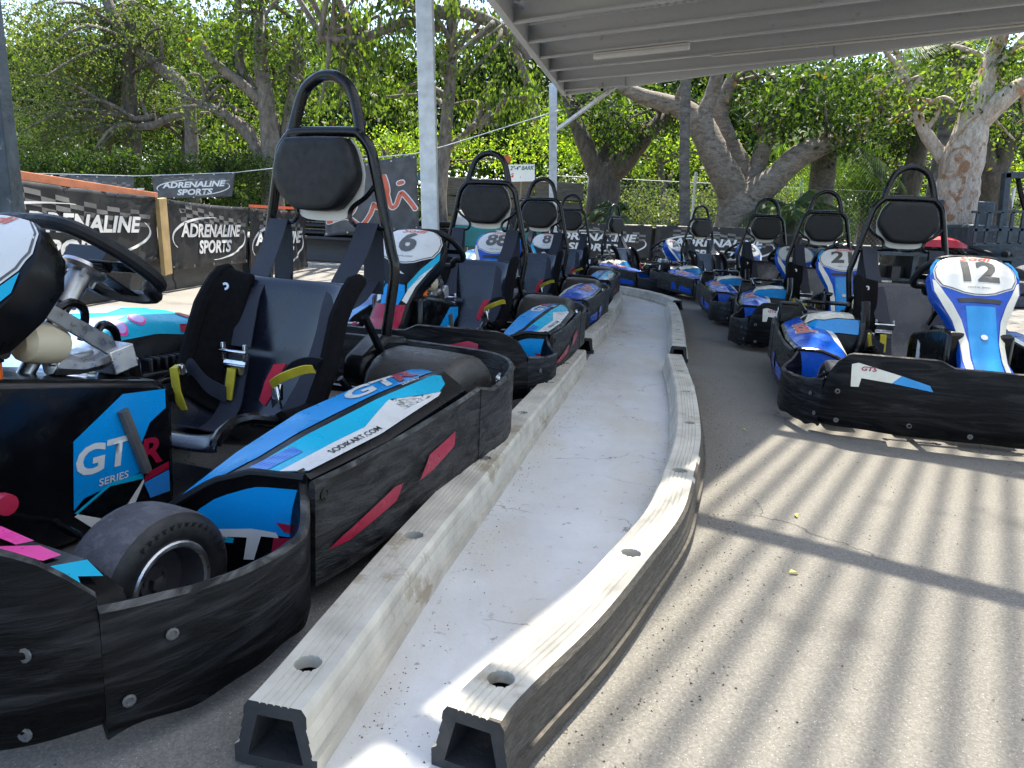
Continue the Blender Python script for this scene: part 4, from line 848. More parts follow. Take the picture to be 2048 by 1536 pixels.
# ------------------------------------------------------------------ carport
GUP = V((-.0563, .0319, .9979)).normalized()
RP2 = V((.624, 12.7, 2.904)); DB = V((.15863, .98626, .04618)).normalized(); DP = V((.84942, -.52741, .01801)).normalized()
RN = DP.cross(DB).normalized(); DC = RN.cross(DP).normalized(); RP2 = RP2 + RN * .19
def roof(s, t, h=0.0): return RP2 + DP * s - DB * t + RN * h
def bar(mb, a, b, w_, h_, up):
    d = (b - a).normalized(); sd_ = d.cross(up).normalized() * (w_ / 2); u = up * h_
    mb.add([a - sd_, a + sd_, a + sd_ + u, a - sd_ + u, b - sd_, b + sd_, b + sd_ + u, b - sd_ + u], [(0, 1, 2, 3), (7, 6, 5, 4), (0, 4, 5, 1), (1, 5, 6, 2), (2, 6, 7, 3), (3, 7, 4, 0)])
def carport():
    rt = empty('carport', (RP2.x, RP2.y, 0)); bpy.context.view_layer.update(); off = -V(rt.location)
    def part(name, mb, m, **k):
        mb.v = [tuple(V(p) + off) for p in mb.v]; return obj(name, mb, m, rt, **k)
    TE = 12.5
    def post(x, y, wd, m, z1=None):
        b = V((x, y, 0)); h = z1 or (RP2.z + RN.dot(RP2 - V((x, y, RP2.z))) / RN.z)
        mb = MB(); sx, sy = V((1, .0, .056)).normalized() * wd / 2, V((0, 1, -.03)).normalized() * wd / 2
        top = b + GUP * h; mb.add([b - sx - sy, b + sx - sy, b + sx + sy, b - sx + sy, top - sx - sy, top + sx - sy, top + sx + sy, top - sx + sy], [(3, 2, 1, 0), (4, 5, 6, 7), (0, 1, 5, 4), (1, 2, 6, 5), (2, 3, 7, 6), (3, 0, 4, 7)])
        p = part('post', mb, m, smooth=0, bevel=.006); return p, top
    p1, t1 = post(-.545, 5.0, .105, 'galv_bright'); p2, t2 = post(.60, 12.72, .125, 'galv_bright'); p3, t3 = post(-2.79, 4.2, .11, 'fork_blue')  # far left post coloured dark to stand for its shadow side
    for k in range(5):
        bm_ = MB(); bm_.cyl(V((-.57 + .045 * (k % 2), 4.945, 1.62 + .02 * (k % 2) + .9 * (k // 2))) + off, V((-.57 + .045 * (k % 2), 4.935, 1.62 + .02 * (k % 2) + .9 * (k // 2))) + off, .007, 8); obj('bolt', bm_, 'alloy', p1)
    mb = MB(); bar(mb, roof(-.01, -.05, -.20), roof(-.01, TE, -.20), .075, .20, RN); part('rafter', mb, 'galv', smooth=0, bevel=.003)
    mb = MB(); bar(mb, roof(6.0, 2.2, -.20), roof(6.0, TE, -.20), .075, .20, RN); part('rafter', mb, 'galv', smooth=0)
    fs = lambda s: .345 * s
    mb = MB(); bar(mb, roof(.0, -.03, -.19), roof(12, fs(12) - .03, -.19), .05, .19, RN); bar(mb, roof(.0, -.06, -.19), roof(12, fs(12) - .06, -.19), .07, .012, RN); part('fascia_beam', mb, 'galv', smooth=0, bevel=.003)
    ts = [.38 + .925 * k for k in range(6)] + [6.2, 7.45, 8.7, 9.95, 11.2, 12.4]
    for t in ts:
        s1 = min(12, t / .345 - .05); mb = MB()
        if s1 < .5: continue
        bar(mb, roof(.03, t, -.185), roof(s1, t, -.185), .004, .18, RN); bar(mb, roof(.03, t + .03, -.187), roof(s1, t + .03, -.187), .062, .004, RN); bar(mb, roof(.03, t + .062, -.185), roof(s1, t + .062, -.185), .004, .018, RN)
        pu = part('purlin', mb, 'galv', smooth=0)
        bt = MB()
        for s in (.12, 3.0, 5.9):
            if s < s1:
                for h in (-.06, -.14): c = roof(s, t + .004, h) + off; bt.cyl(c, c - DB * .006, .009, 6)
        obj('bolt', bt, 'alloy', pu)
    def sheet(a0, a1, lim, name, m):
        n = int((a1 - a0) / .0127); vs_ = []
        for i in range(n + 1):
            a = a0 + (a1 - a0) * i / n; h = .010 * math.cos(2 * math.pi * a * .923 / .076) + .012
            t0, t1_ = lim(a)
            for t in (t0, t1_):
                p = roof(a - .3846 * t, t, h); q = p - RP2; vs_.append((q.dot(DP), q.dot(DC), q.dot(RN)))
        mb = MB(); mb.add(vs_, [(2 * i, 2 * i + 2, 2 * i + 3, 2 * i + 1) for i in range(n)])
        o = obj(name, mb, m, rt, 60); mt = Matrix((DP, DC, RN)).transposed().to_4x4(); mt.translation = RP2 + off; o.matrix_local = mt; return o
    lo = lambda a: .3046 * a
    hi = lambda a: min(TE + .5, a / .3846)
    TS = 6.6                                                        # the clear sheets start here, behind the camera's view
    A0, A1 = 5.1, 10.5
    sheet(.02, A0, lambda a: (lo(a), hi(a)), 'roof_sheet', 'galv')
    sheet(A0, A1, lambda a: (lo(a), TS), 'roof_sheet', 'galv')
    sheet(A0, A1, lambda a: (TS, hi(a)), 'skylight_sheet', 'polycarbonate')
    sheet(A1, 15, lambda a: (lo(a), hi(a)), 'roof_sheet', 'galv')
    mb = MB(); bar(mb, V(t2) - GUP * .75 + V((.05, -.02, 0)), roof(.95, .34, -.17), .06, .05, RN); part('brace', mb, 'galv_bright', smooth=0)
    mb = MB(); bar(mb, V(t1) - GUP * .42 + V((.0, -.06, 0)), roof(.03, 6.35, -.19), .05, .045, V((0, -.6, .8))); part('brace', mb, 'galv_bright', smooth=0)
    mb = MB(); mb.tube([roof(s, 2.26, -.20) for s in (2.2, 4, 6, 9)], .012, 8)
    for k in range(5): mb.cyl(roof(2.6 + .75 * k, 2.26, -.20), roof(2.63 + .75 * k, 2.26, -.20), .017, 8)
    part('conduit', mb, 'white_plastic')
    tag(rt, 'galvanised steel carport with corrugated roof, purlins and slim square posts', 'carport')
    # fluorescent fitting under the roof
    a, b = roof(.75, 3.17, -.215), roof(1.88, 3.17, -.215); lt = empty('strip_light', tuple(a)); o2 = -a
    mb = MB(); bar(mb, a + o2, b + o2, .06, .02, RN); obj('housing', mb, 'white_plastic', lt, 0)
    mb = MB(); bar(mb, a + o2 - RN * .045, b + o2 - RN * .045, .075, .045, RN); obj('diffuser', mb, 'sign_white', lt, 0, bevel=.012)
    tag(lt, 'long white fluorescent light fitting under the purlins, switched off', 'light fitting')
    c = at_y(1203, 180, 11.9); cm = empty('security_camera', tuple(c))
    mb = MB(); mb.cyl((-.03, .05, .03), (.0, -.08, -.01), .035, 14); mb.cyl((0, .03, .02), (0, .05, .12), .012, 8); obj('camera_body', mb, 'white_plastic', cm, 30)
    mb = MB(); mb.cyl((.0, -.08, -.01), (.001, -.086, -.012), .024, 14); obj('lens', mb, 'gloss_black', cm)
    tag(cm, 'small white security camera fixed to the roof edge above the brace', 'security camera')

# ------------------------------------------------------------------ banners and crash barriers
def banner(tl, tr, bl, br, label, words=(('ADRENALINE', .34, .60, .30), ('SPORTS', .34, .34, .26)), m='banner_black', chk=True, arcs=True, wr=.035, name='banner', seed=1, group='race track banners', clip=None):
    tl, tr, bl, br = V(tl), V(tr), V(bl), V(br); nr = (tr - tl).cross(tl - bl).normalized()
    if nr.dot(CAM - tl) < 0: nr = -nr
    W, Hh = (tr - tl).length, (tl - bl).length
    def f(a, b, o=0.0):
        p = bl.lerp(br, a).lerp(tl.lerp(tr, a), b)
        c = sum(math.exp(-12 * ((a - ca) ** 2 * 2 + (b - cb) ** 2)) * math.sin(14 * math.atan2(b - cb, a - ca) + seed) for ca, cb in ((0, 1), (1, 1), (0, 0), (1, 0)))
        n_ = noise.noise(V((a * 4 * W + seed * 7, b * 3 * Hh, seed))) * .5 + c * .5
        return p + nr * (wr * n_ + o) + V((0, 0, -.02 * Hh * math.sin(math.pi * a) * b))
    mb = MB(); mb.grid(lambda i, j: f(i, j), 40, 18); o = obj(name, mb, m, None, 80, solid=.003)
    F = lambda k: (lambda a, b: f(a, b, k))
    if chk:
        sq = []
        for i in range(13):
            for j in range(5):
                if (i + j) % 2:
                    x0, x1 = .14 + i * .062, .14 + (i + 1) * .062
                    y = lambda x, jj: .93 - jj * .062 - .24 * max(0, x - .2) ** 1.3 + .03 * math.sin(x * 7)
                    if j == 4 and i < 5: continue
                    sq.append([(x0, y(x0, j)), (x1, y(x1, j)), (x1, y(x1, j + 1)), (x0, y(x0, j + 1))])
        decal('checker', sq, F(.004), 'banner_check', o, .12)
    if arcs:
        def crescent(cx, cy, rx, ry, a0, a1, th):
            k = 16; A = [lerp(R(a0), R(a1), i / k) for i in range(k + 1)]
            return [(cx + rx * math.cos(q), cy + ry * math.sin(q)) for q in A] + [(cx + (rx - th * math.sin(math.pi * i / k) * .45) * math.cos(q), cy + (ry - th * math.sin(math.pi * i / k)) * math.sin(q)) for i, q in list(enumerate(A))[::-1]]
        decal('swoosh', [crescent(.47, .46, .43, .34, 80, 205, .045), crescent(.53, .44, .43, .34, -95, 28, .045)], F(.005), 'banner_white', o, .12)
    for s, cx, cy, h in words:
        for k, (oo, mm, bd) in enumerate(((.006, 'banner_black' if m != 'banner_grey' else 'banner_check', .075), (.009, 'banner_white', .035))):
            text('lettering', s, h * Hh, lambda x, y, cx=cx, cy=cy, oo=oo: f(cx + .17 + x / W, cy - .05 + y / Hh, oo), mm, o, .18, bd, 1.45, .12)
    ey = MB()
    for a in (.02, .25, .5, .75, .98):
        for b in (.03, .97): ey.lathe(f(a, b, .003), nr, [(.014, 0), (.014, .003), (.008, .003)], 10)
    obj('eyelet', ey, 'alloy', o, 0)
    tag(o, label, 'banner', group); return o, f
def crash(a, b, z0, z1, th, label, name='crash_barrier', m='crash_black', pipes=0):
    a, b = V((*a, 0)), V((*b, 0)); d = (b - a).normalized(); nr = V((-d.y, d.x, 0)); L = (b - a).length
    rt = empty(name, tuple(a))
    ns = max(1, round(L / 2.0))
    for k in range(ns):
        p, q = d * (L * k / ns + .006), d * (L * (k + 1) / ns - .006); mb = MB()
        pr = [(-th * .5, z0), (-th * .5, z0 + .06), (-th * .42, z0 + .10), (-th * .42, z1 - .08), (-th * .5, z1 - .05), (-th * .46, z1), (th * .46, z1), (th * .5, z1 - .05), (th * .5, z0)]
        mb.loft([[e + nr * x + V((0, 0, z)) for x, z in pr] for e in (p, p.lerp(q, .5), q)]); obj('barrier_block', mb, m, rt, 40, bevel=.012)
    if pipes:
        mb = MB()
        for k in range(pipes): mb.tube([V((0, 0, z1 + .06 + k * .13)), d * L + V((0, 0, z1 + .06 + k * .13))], .06, 12)
        obj('pipe_rail', mb, 'gloss_black', rt)
    tag(rt, label, 'barrier', 'black crash barriers round the yard'); return rt
def barriers():
    crash((-3.50, 3.6), (-3.50, 9.3), 0, .50, .26, 'long low black plastic crash barrier carrying the two sunlit banners on the left')
    crash((-3.50, 9.5), (-3.46, 12.0), 0, .50, .26, 'end section of black crash barrier carrying the banner with red top edge')
    X = -3.27
    def P(u, v, x=X): d = ray(u, v); return CAM + d * (x / d.x)
    tb = MB(); a, b = P(20, 356, X - .05), P(306, 392, X - .05); a2 = V((a.x, 3.9, a.z + .05))
    bar(tb, a2 - V((0, 0, .03)), b - V((0, 0, .03)), .09, .06, V((0, 0, 1))); rl = obj('barrier_rail', tb, 'orange_paint', None, 0, bevel=.004); tag(rl, 'faded orange painted rail above the left banner', 'rail')
    pb = MB(); q0, q1 = P(318, 396, X + .02), P(327, 523, X + .02); bar(pb, V((X + .0, q1.y + .06, .18)), V((X - .0, q0.y + .03, q0.z)), .15, .04, V((1, 0, 0))); tag(obj('timber_board', pb, 'ochre_wood', None, 0, bevel=.003), 'upright yellow timber board between the two sunlit banners', 'board')
    banner((X, 4.15, .93), P(312, 394), (X, 4.15, .30), P(316, 521), 'wide checkered race banner under the orange rail, partly behind the steering wheel', (('ADRENALINE', .39, .60, .31), ('SPORTS', .36, .28, .31)), seed=1)
    banner(P(328, 398), P(497, 415), P(345, 540), P(493, 525), 'checkered race banner with white lettering right of the yellow board', (('ADRENALINE', .325, .62, .28), ('SPORTS', .345, .36, .28)), seed=2, wr=.03)
    banner(P(500, 416), P(612, 421), P(500, 556), P(606, 538), 'dark race banner with red top edge behind the seat belt', (('ADRENALINE', .325, .60, .27), ('SPORTS', .345, .35, .27)), seed=3, wr=.05)
    re = MB(); bar(re, P(500, 415, X + .03), P(612, 420, X + .03), .03, .035, V((0, 0, 1))); tag(obj('tape', re, 'orange_red', None, 0), 'strip of red tape along the top of the third banner', 'tape')
    # rear row, hung from a wire
    Y = 16.0; B = lambda u, v, y=Y: at_y(u, v, y)
    banner(B(-60, 344), B(105, 350), B(-60, 410), B(105, 410), 'grey faded banner at the far left behind the orange rail', (('ADRENALINE', .345, .55, .22), ('SPORTS', .345, .33, .22)), 'banner_grey', seed=4, wr=.05)
    banner(B(118, 350), B(270, 351), B(116, 420), B(268, 412), 'grey faded banner in the back row, half hidden by the orange rail', (('ADRENALINE', .345, .50, .30), ('SPORTS', .345, .2, .26)), 'banner_grey', seed=5, wr=.05)
    banner(B(303, 352), B(470, 345), B(310, 398), B(464, 394), 'grey faded banner hanging alone from the wire in front of the hedge', (('ADRENALINE', .335, .62, .33), ('SPORTS', .345, .30, .33)), 'banner_grey', seed=6, wr=.05)
    w_ = MB(); w_.tube([B(-200, 340), B(270, 352), B(303, 351), B(470, 345), B(560, 335, 14.5), at_y(832, 307, 12.7), B(890, 292, 12.8), V((.55, 12.65, 2.66))], .008, 6); tag(obj('wire', w_, 'galv_bright', None), 'thin steel wire strung from the hedge to the carport post', 'wire')
    Ys = 12.6
    o, f = banner(at_y(640, 334, Ys + .5), at_y(832, 309, Ys), at_y(650, 472, Ys + .5), at_y(838, 459, Ys), 'dark grey banner with orange script edged in white, behind the nearest head pad', (), 'banner_grey', False, False, .05, seed=8)
    def scr(pts, r): return smooth_path([V((a, b, 0)) for a, b in pts], 5)
    for k, (oo, mm, rr) in enumerate(((.008, 'banner_white', .040), (.014, 'orange_red', .026))):
        strokes = [[(.55, .40), (.60, .36), (.70, .56), (.66, .80), (.70, .46), (.73, .34), (.78, .36), (.83, .50), (.86, .50), (.97, .29)], [(.82, .655), (.85, .66)], [(.05, .20), (.25, .25), (.40, .12), (.5, .25), (.55, .40)], [(.40, .72), (.25, .8), (.2, .6), (.35, .5), (.3, .3), (.1, .3)]]
        for st in strokes:
            pp = scr(st, rr) if len(st) > 2 else [V((*p, 0)) for p in st]; L_, R_ = [], []
            for i, p in enumerate(pp):
                d = (pp[min(len(pp) - 1, i + 1)] - pp[max(0, i - 1)]).normalized(); n_ = V((-d.y * .75, d.x, 0)); L_.append(p + n_ * rr); R_.append(p - n_ * rr)
            quads = [[(L_[i].x, L_[i].y), (L_[i + 1].x, L_[i + 1].y), (R_[i + 1].x, R_[i + 1].y), (R_[i].x, R_[i].y)] for i in range(len(pp) - 1)]
            caps_ = [[(p.x + rr * .8 * math.cos(q), p.y + rr * math.sin(q)) for q in [2 * math.pi * j / 12 for j in range(12)]] for p in (pp[0], pp[-1])]
            decal('lettering', quads + caps_, lambda a, b, oo=oo: f(a, b, oo), mm, o, .2)
    crash((-4.3, 14.2), (-1.2, 13.6), 0, .46, .25, 'black crash barrier topped with black pipes below the dark grey banner', pipes=3)
    # long banner wall at the end of the yard
    yw = 14.6; crash((.3, yw + .22), (5.6, yw + .22), 0, .92, .25, 'tall black barrier wall at the end of the yard carrying two wide banners')
    banner(at_y(1090, 441, yw), at_y(1305, 450, yw), V((at_y(1090, 441, yw).x, yw, .30)), V((at_y(1305, 450, yw).x, yw, .30)), 'black banner on the far wall left of the seam, behind kart 20', (('ADRENALINE', .28, .64, .29), ('SPORTS', .28, .34, .29)), seed=10, wr=.04)
    banner(at_y(1312, 450, yw), at_y(1565, 456, yw), V((at_y(1312, 450, yw).x, yw, .30)), V((at_y(1565, 456, yw).x, yw, .30)), 'black banner on the far wall right of the seam, behind karts 25 and 23', (('ADRENALINE', .33, .60, .29), ('SPORTS', .33, .29, .29)), seed=11, wr=.04)

# ------------------------------------------------------------------ things at the back of the yard
def yard():
    y = 17.5; a, b = at_y(885, 362, y), at_y(1168, 362, y)
    rt = empty('timber_wall', (a.x, y, 0)); rnd = random.Random(5); L = b.x - a.x
    for r in range(2):
        x = 0; row = 0
        while x < L - .1:
            w_ = min(L - x, rnd.uniform(.85, 1.25)); mb = MB(); mb.box((x + w_ / 2, rnd.uniform(-.04, .04), 1.02 + .42 * r + .2), (w_ - .03, .5, .39)); obj('timber_block', mb, 'timber_dark', rt, 0, bevel=.02); x += w_
    mb = MB(); x = 0.0
    while x < L + .15:
        w_ = rnd.uniform(.13, .2); mb.box((x + w_ / 2, -.1 + rnd.uniform(-.01, .01), .5), (w_ - .008, .05, 1.0 + rnd.uniform(-.02, .02))); x += w_
    obj('plank_front', mb, 'timber_pale', rt, 0)
    tag(rt, 'retaining wall of dark timber blocks over upright planks behind the left kart row', 'wall')
    c = at_y(1043, 346, 16.9); sg = empty('price_sign', (c.x, c.y, 0)); mb = MB(); mb.box((0, 0, c.z), (.58, .012, .36), Matrix.Rotation(R(-4), 3, 'Y')); pl = obj('sign_board', mb, 'sign_white', sg, 0)
    text('lettering', '2"-4" BARK', .115, lambda x, z: V((x, -.008, c.z + .10 + z + .07 * x)), 'sign_green', pl, .25, .03, .92); text('lettering', '$    .', .12, lambda x, z: V((x - .12, -.008, c.z - .06 + z)), 'sign_red', pl, .1, .03)
    mb = MB(); mb.box((0, .03, c.z / 2), (.04, .03, c.z)); obj('sign_post', mb, 'timber_pale', sg, 0); tag(sg, 'white bark price sign with green lettering above the timber wall', 'sign')
    c2 = at_y(843, 352, 16.6); s2 = empty('corner_sign', tuple(c2)); mb = MB(); mb.box((0, 0, 0), (.16, .012, .22), Matrix.Rotation(R(20), 3, 'Y')); obj('sign_board', mb, 'sign_green', s2, 0); mb = MB(); mb.box((.03, -.008, .0), (.05, .006, .08)); obj('sign_mark', mb, 'sign_white', s2, 0); tag(s2, 'small green tilted sign beside the tall carport post', 'sign')
    # teal utility vehicle
    y = 14.6; c = at_y(986, 470, y); ut = empty('utility_truck', (c.x, y + .9, 0), R(4))
    mb = MB(); mb.prism([V((-.86, -.9, .38)), V((-.86, -.9, .74)), V((-.80, -.86, .78)), V((-.80, .9, .78)), V((-.86, .9, .38))], (1.72, 0, 0)); bd = obj('body', mb, 'teal_paint', ut, 30, bevel=.02)
    mb = MB(); mb.box((0, -.05, .86), (1.68, 1.6, .16)); mb.box((-.5, .2, 1.0), (.6, .9, .16)); obj('tray_side', mb, 'white_plastic', ut, 0, bevel=.02)
    mb = MB(); mb.box((-.12, -.92, .52), (.34, .02, .12)); obj('number_plate', mb, 'lens_red', bd, 0)
    for s in (-1, 1):
        mb = MB(); mb.box((s * .70, -.915, .60), (.18, .02, .12)); obj('tail_light', mb, 'lens_red', ut, 0)
        mb = MB(); mb.lathe((s * .72, -.45, .28), (1, 0, 0), [(.12, -.08), (.27, -.09), (.28, 0), (.27, .09), (.12, .08)], 20); obj('wheel', mb, 'tyre_wall', ut)
    mb = MB(); mb.box((.55, -.93, .95), (.62, .02, .42)); sgn = obj('side_board', mb, 'black_decal', ut, 0); text('lettering', 'E', .26, lambda x, z: V((.40 + x, -.945, .92 + z)), 'white_plastic', sgn, 0, .03)
    cb = at_y(1012, 318, y + .6); o = V((cb.x - c.x, .6 - .9, 0)); mb = MB(); mb.cyl(o + V((0, 0, .9)), o + V((0, 0, cb.z - .07)), .025, 8); obj('beacon_pole', mb, 'black_plastic', ut)
    mb = MB(); mb.lathe(o + V((0, 0, cb.z - .07)), (0, 0, 1), [(.07, 0), (.072, .10), (.055, .13), (0, .135)], 14); obj('beacon', mb, 'lens_orange', ut)
    tag(ut, 'teal and white utility truck with orange beacon behind the left kart row', 'truck')
    # chain-link fence
    y = 19.0; x0, x1, h = .6, 14.0, 2.1; fe = empty('wire_fence', (x0, y, 0))
    for k in range(6):
        mb = MB(); mb.cyl((1.05 + k * 2.6, 0, 0), (1.05 + k * 2.6, 0, h + .25), .035, 8); obj('fence_post', mb, 'galv', fe)
    mb = MB(); n = int((x1 - x0) / .11); r = .0014
    for k in range(n):
        for s in (1, -1):
            x = k * .11; xa, xb = x, x + s * h
            za, zb = .05, h
            if xb < 0: zb = h * xa / (xa - xb) if xa > 0 else .06; xb = 0
            if xb > x1 - x0: zb = h * (x1 - x0 - xa) / (xb - xa); xb = x1 - x0
            if zb > .1: mb.tube([(xa, s * .004, za), (xb, s * .004, zb)], r, 3)
    for z in (.1, h): mb.tube([(0, 0, z), (x1 - x0, 0, z)], .005, 4)
    obj('wire_mesh', mb, 'galv', fe, 0); tag(fe, 'chain-link fence with steel posts behind the far banner wall', 'fence')
    # forklift with cage, tyres, red body at the right
    y = 12.2; P = lambda u, v, yy=y: at_y(u, v, yy)
    fk = empty('forklift', (P(2005, 500).x, y, 0)); ox = P(2005, 500).x
    def pt(u, v, dy=0): p = at_y(u, v, y + dy); return V((p.x - ox, dy, p.z))
    mb = MB(); bar(mb, pt(2003, 490, .7), pt(2018, 345, .7), .10, .12, V((0, 1, 0))); bar(mb, pt(2070, 490, .7), pt(2085, 345, .7), .10, .12, V((0, 1, 0))); bar(mb, pt(2012, 350, .7), pt(2095, 350, .7), .10, .08, V((0, 1, 0))); obj('mast', mb, 'fork_blue', fk, 0, bevel=.008)
    mb = MB()
    for u in (1952, 1974, 2000, 2022, 2044, 2066): bar(mb, pt(u - 4, 488), pt(u + 6, 424), .045, .04, V((0, 1, 0)))
    for v in (424, 460, 489): bar(mb, pt(1946, v), pt(2080, v - 1), .04, .045, V((0, 1, 0)))
    obj('cage', mb, 'fork_blue', fk, 0)
    mb = MB(); mb.box((.30, 1.3, .75), (1.1, 1.5, .9)); mb.box((.30, 1.9, 1.4), (1.0, .5, .5)); obj('body', mb, 'fork_blue', fk, 0, bevel=.05)
    for s in (-.35, .85):
        mb = MB(); mb.lathe((s, .9, .30), (1, 0, 0), [(.14, -.1), (.29, -.11), (.30, 0), (.29, .11), (.14, .1)], 20); obj('wheel', mb, 'tyre_wall', fk)
    mb = MB(); mb.tube(smooth_path([pt(2035, 350, .8), pt(2040, 380, .8), pt(2050, 420, .8)], 4), .04, 8); obj('hose', mb, 'gloss_black', fk); tag(fk, 'dark blue forklift with raised mast and open steel cage at the right edge', 'forklift')
    ty = 10.8
    for k, (u, z, tilt, lab) in enumerate(((2015, .10, 0, 'flat dark tyre at the bottom of the right-hand tyre pile'), (2022, .29, 3, 'worn tyre lying on top of the pile below the forklift cage'), (2062, .30, 65, 'tyre leaning upright against the pile at the right edge'))):
        p = at_y(u, 540, ty); mb = MB(); mb.lathe((0, 0, 0), (math.sin(R(tilt)), 0, math.cos(R(tilt))), [(.17, -.07), (.26, -.095), (.31, -.07), (.32, 0), (.31, .07), (.26, .095), (.17, .07), (.18, 0), (.17, -.07)], 28)
        o = obj('tyre', mb, 'tyre', None, 50); o.location = (p.x, ty, z); tag(o, lab, 'tyre', 'old tyres piled at the right')
    p = at_y(1885, 487, 12.6); mb = MB(); mb.loft([[V((x, sy * wy, z)) for sy, z in ((-1, .0), (-.8, .12 * hz), (0, .17 * hz), (.8, .12 * hz), (1, .0))] for x, wy, hz in ((-.42, .12, .5), (-.25, .22, .9), (0, .26, 1.0), (.2, .2, .8), (.36, .1, .4))]); o = obj('kart_cowl', mb, 'tarp_red', None, 40, solid=.01); o.location = (p.x, 12.6, p.z - .06); tag(o, 'red plastic kart cowl lying on the dark pile by the pale trunk', 'kart cowl')
    p = at_y(1865, 520, 12.8); sr = empty('spares_rack', (p.x - .5, 12.7, 0)); mb = MB()
    for x in (-1.6, 0, 1.6): mb.box((x, 0, .32), (.06, .6, .64))
    mb.box((0, 0, .66), (3.4, .66, .05)); mb.box((0, 0, .25), (3.4, .62, .04)); obj('rack_frame', mb, 'fork_blue', sr, 0)
    rn = random.Random(9); mb = MB()
    for k in range(26): x = rn.uniform(-1.6, 1.6); mb.tube([V((x, rn.uniform(-.28, .28), .70 + rn.random() * .05)), V((x + rn.uniform(-.3, .3), rn.uniform(-.28, .28), .72 + rn.random() * .12))], rn.uniform(.02, .06), 7)
    for k in range(20): x = rn.uniform(-1.6, 1.6); mb.box((x, rn.uniform(-.25, .25), .36), (rn.uniform(.1, .3), .25, .2))
    pl_ = obj('kart_spares', mb, 'crash_black', sr, 40); pl_['kind'] = 'stuff'
    tag(sr, 'low dark rack heaped with black kart spares behind karts 21 and 12', 'rack')

# ------------------------------------------------------------------ trees
def leaves(blobs, size, hang, seed, per=9, spread=2.2):
    """blobs: (centre, radii, sprigs); returns vertex and face arrays of small folded leaf blades in sprigs"""
    rg = np.random.default_rng(seed); C = []
    for c, r, n in blobs:
        d = rg.normal(size=(n, 3)); d /= np.linalg.norm(d, axis=1)[:, None]; C.append(np.array(c) + d * np.array(r) * (rg.random((n, 1)) ** .42))
    C = np.concatenate(C); KEEP = C[:, 2] > .15; C = C[KEEP]; n = len(C) * per
    ax = rg.normal(size=(len(C), 3)); ax[:, 2] = -abs(ax[:, 2]) * (1 + 2 * hang); ax /= np.linalg.norm(ax, axis=1)[:, None]
    P = np.repeat(C, per, 0) + np.repeat(ax, per, 0) * (rg.random((n, 1)) - .3) * size * spread * 2 + rg.normal(size=(n, 3)) * size * spread * .42
    d = rg.normal(size=(n, 3)) * (1 - .55 * hang); d[:, 2] -= hang * 1.3; d /= np.linalg.norm(d, axis=1)[:, None]
    w_ = rg.normal(size=(n, 3)); w_ -= d * (w_ * d).sum(1)[:, None]; w_ /= np.linalg.norm(w_, axis=1)[:, None]
    L = size * (.6 + .8 * rg.random((n, 1))); nr = np.cross(d, w_)
    bid = np.repeat(np.repeat(np.arange(len(blobs)), [b[2] for b in blobs])[KEEP], per); L = L * (rg.random(len(blobs)) * .7 + .7)[bid][:, None]
    v = np.stack([P, P + d * L * .45 + w_ * L * .24 + nr * L * .05, P + d * L, P + d * L * .45 - w_ * L * .24 + nr * L * .05], 1).reshape(-1, 3)
    return v
def np_mesh(name, v, k, mat_, parent):
    n = len(v) // k; me = bpy.data.meshes.new(name); me.vertices.add(len(v)); me.vertices.foreach_set('co', v.astype(np.float32).ravel())
    me.loops.add(len(v)); me.loops.foreach_set('vertex_index', np.arange(len(v), dtype=np.int32)); me.polygons.add(n)
    me.polygons.foreach_set('loop_start', np.arange(0, len(v), k, dtype=np.int32)); me.update(calc_edges=True); return link(name, me, mat_, parent)
def px(u, v, y): p = at_y(u, v, y); return V((p.x, p.y, p.z))
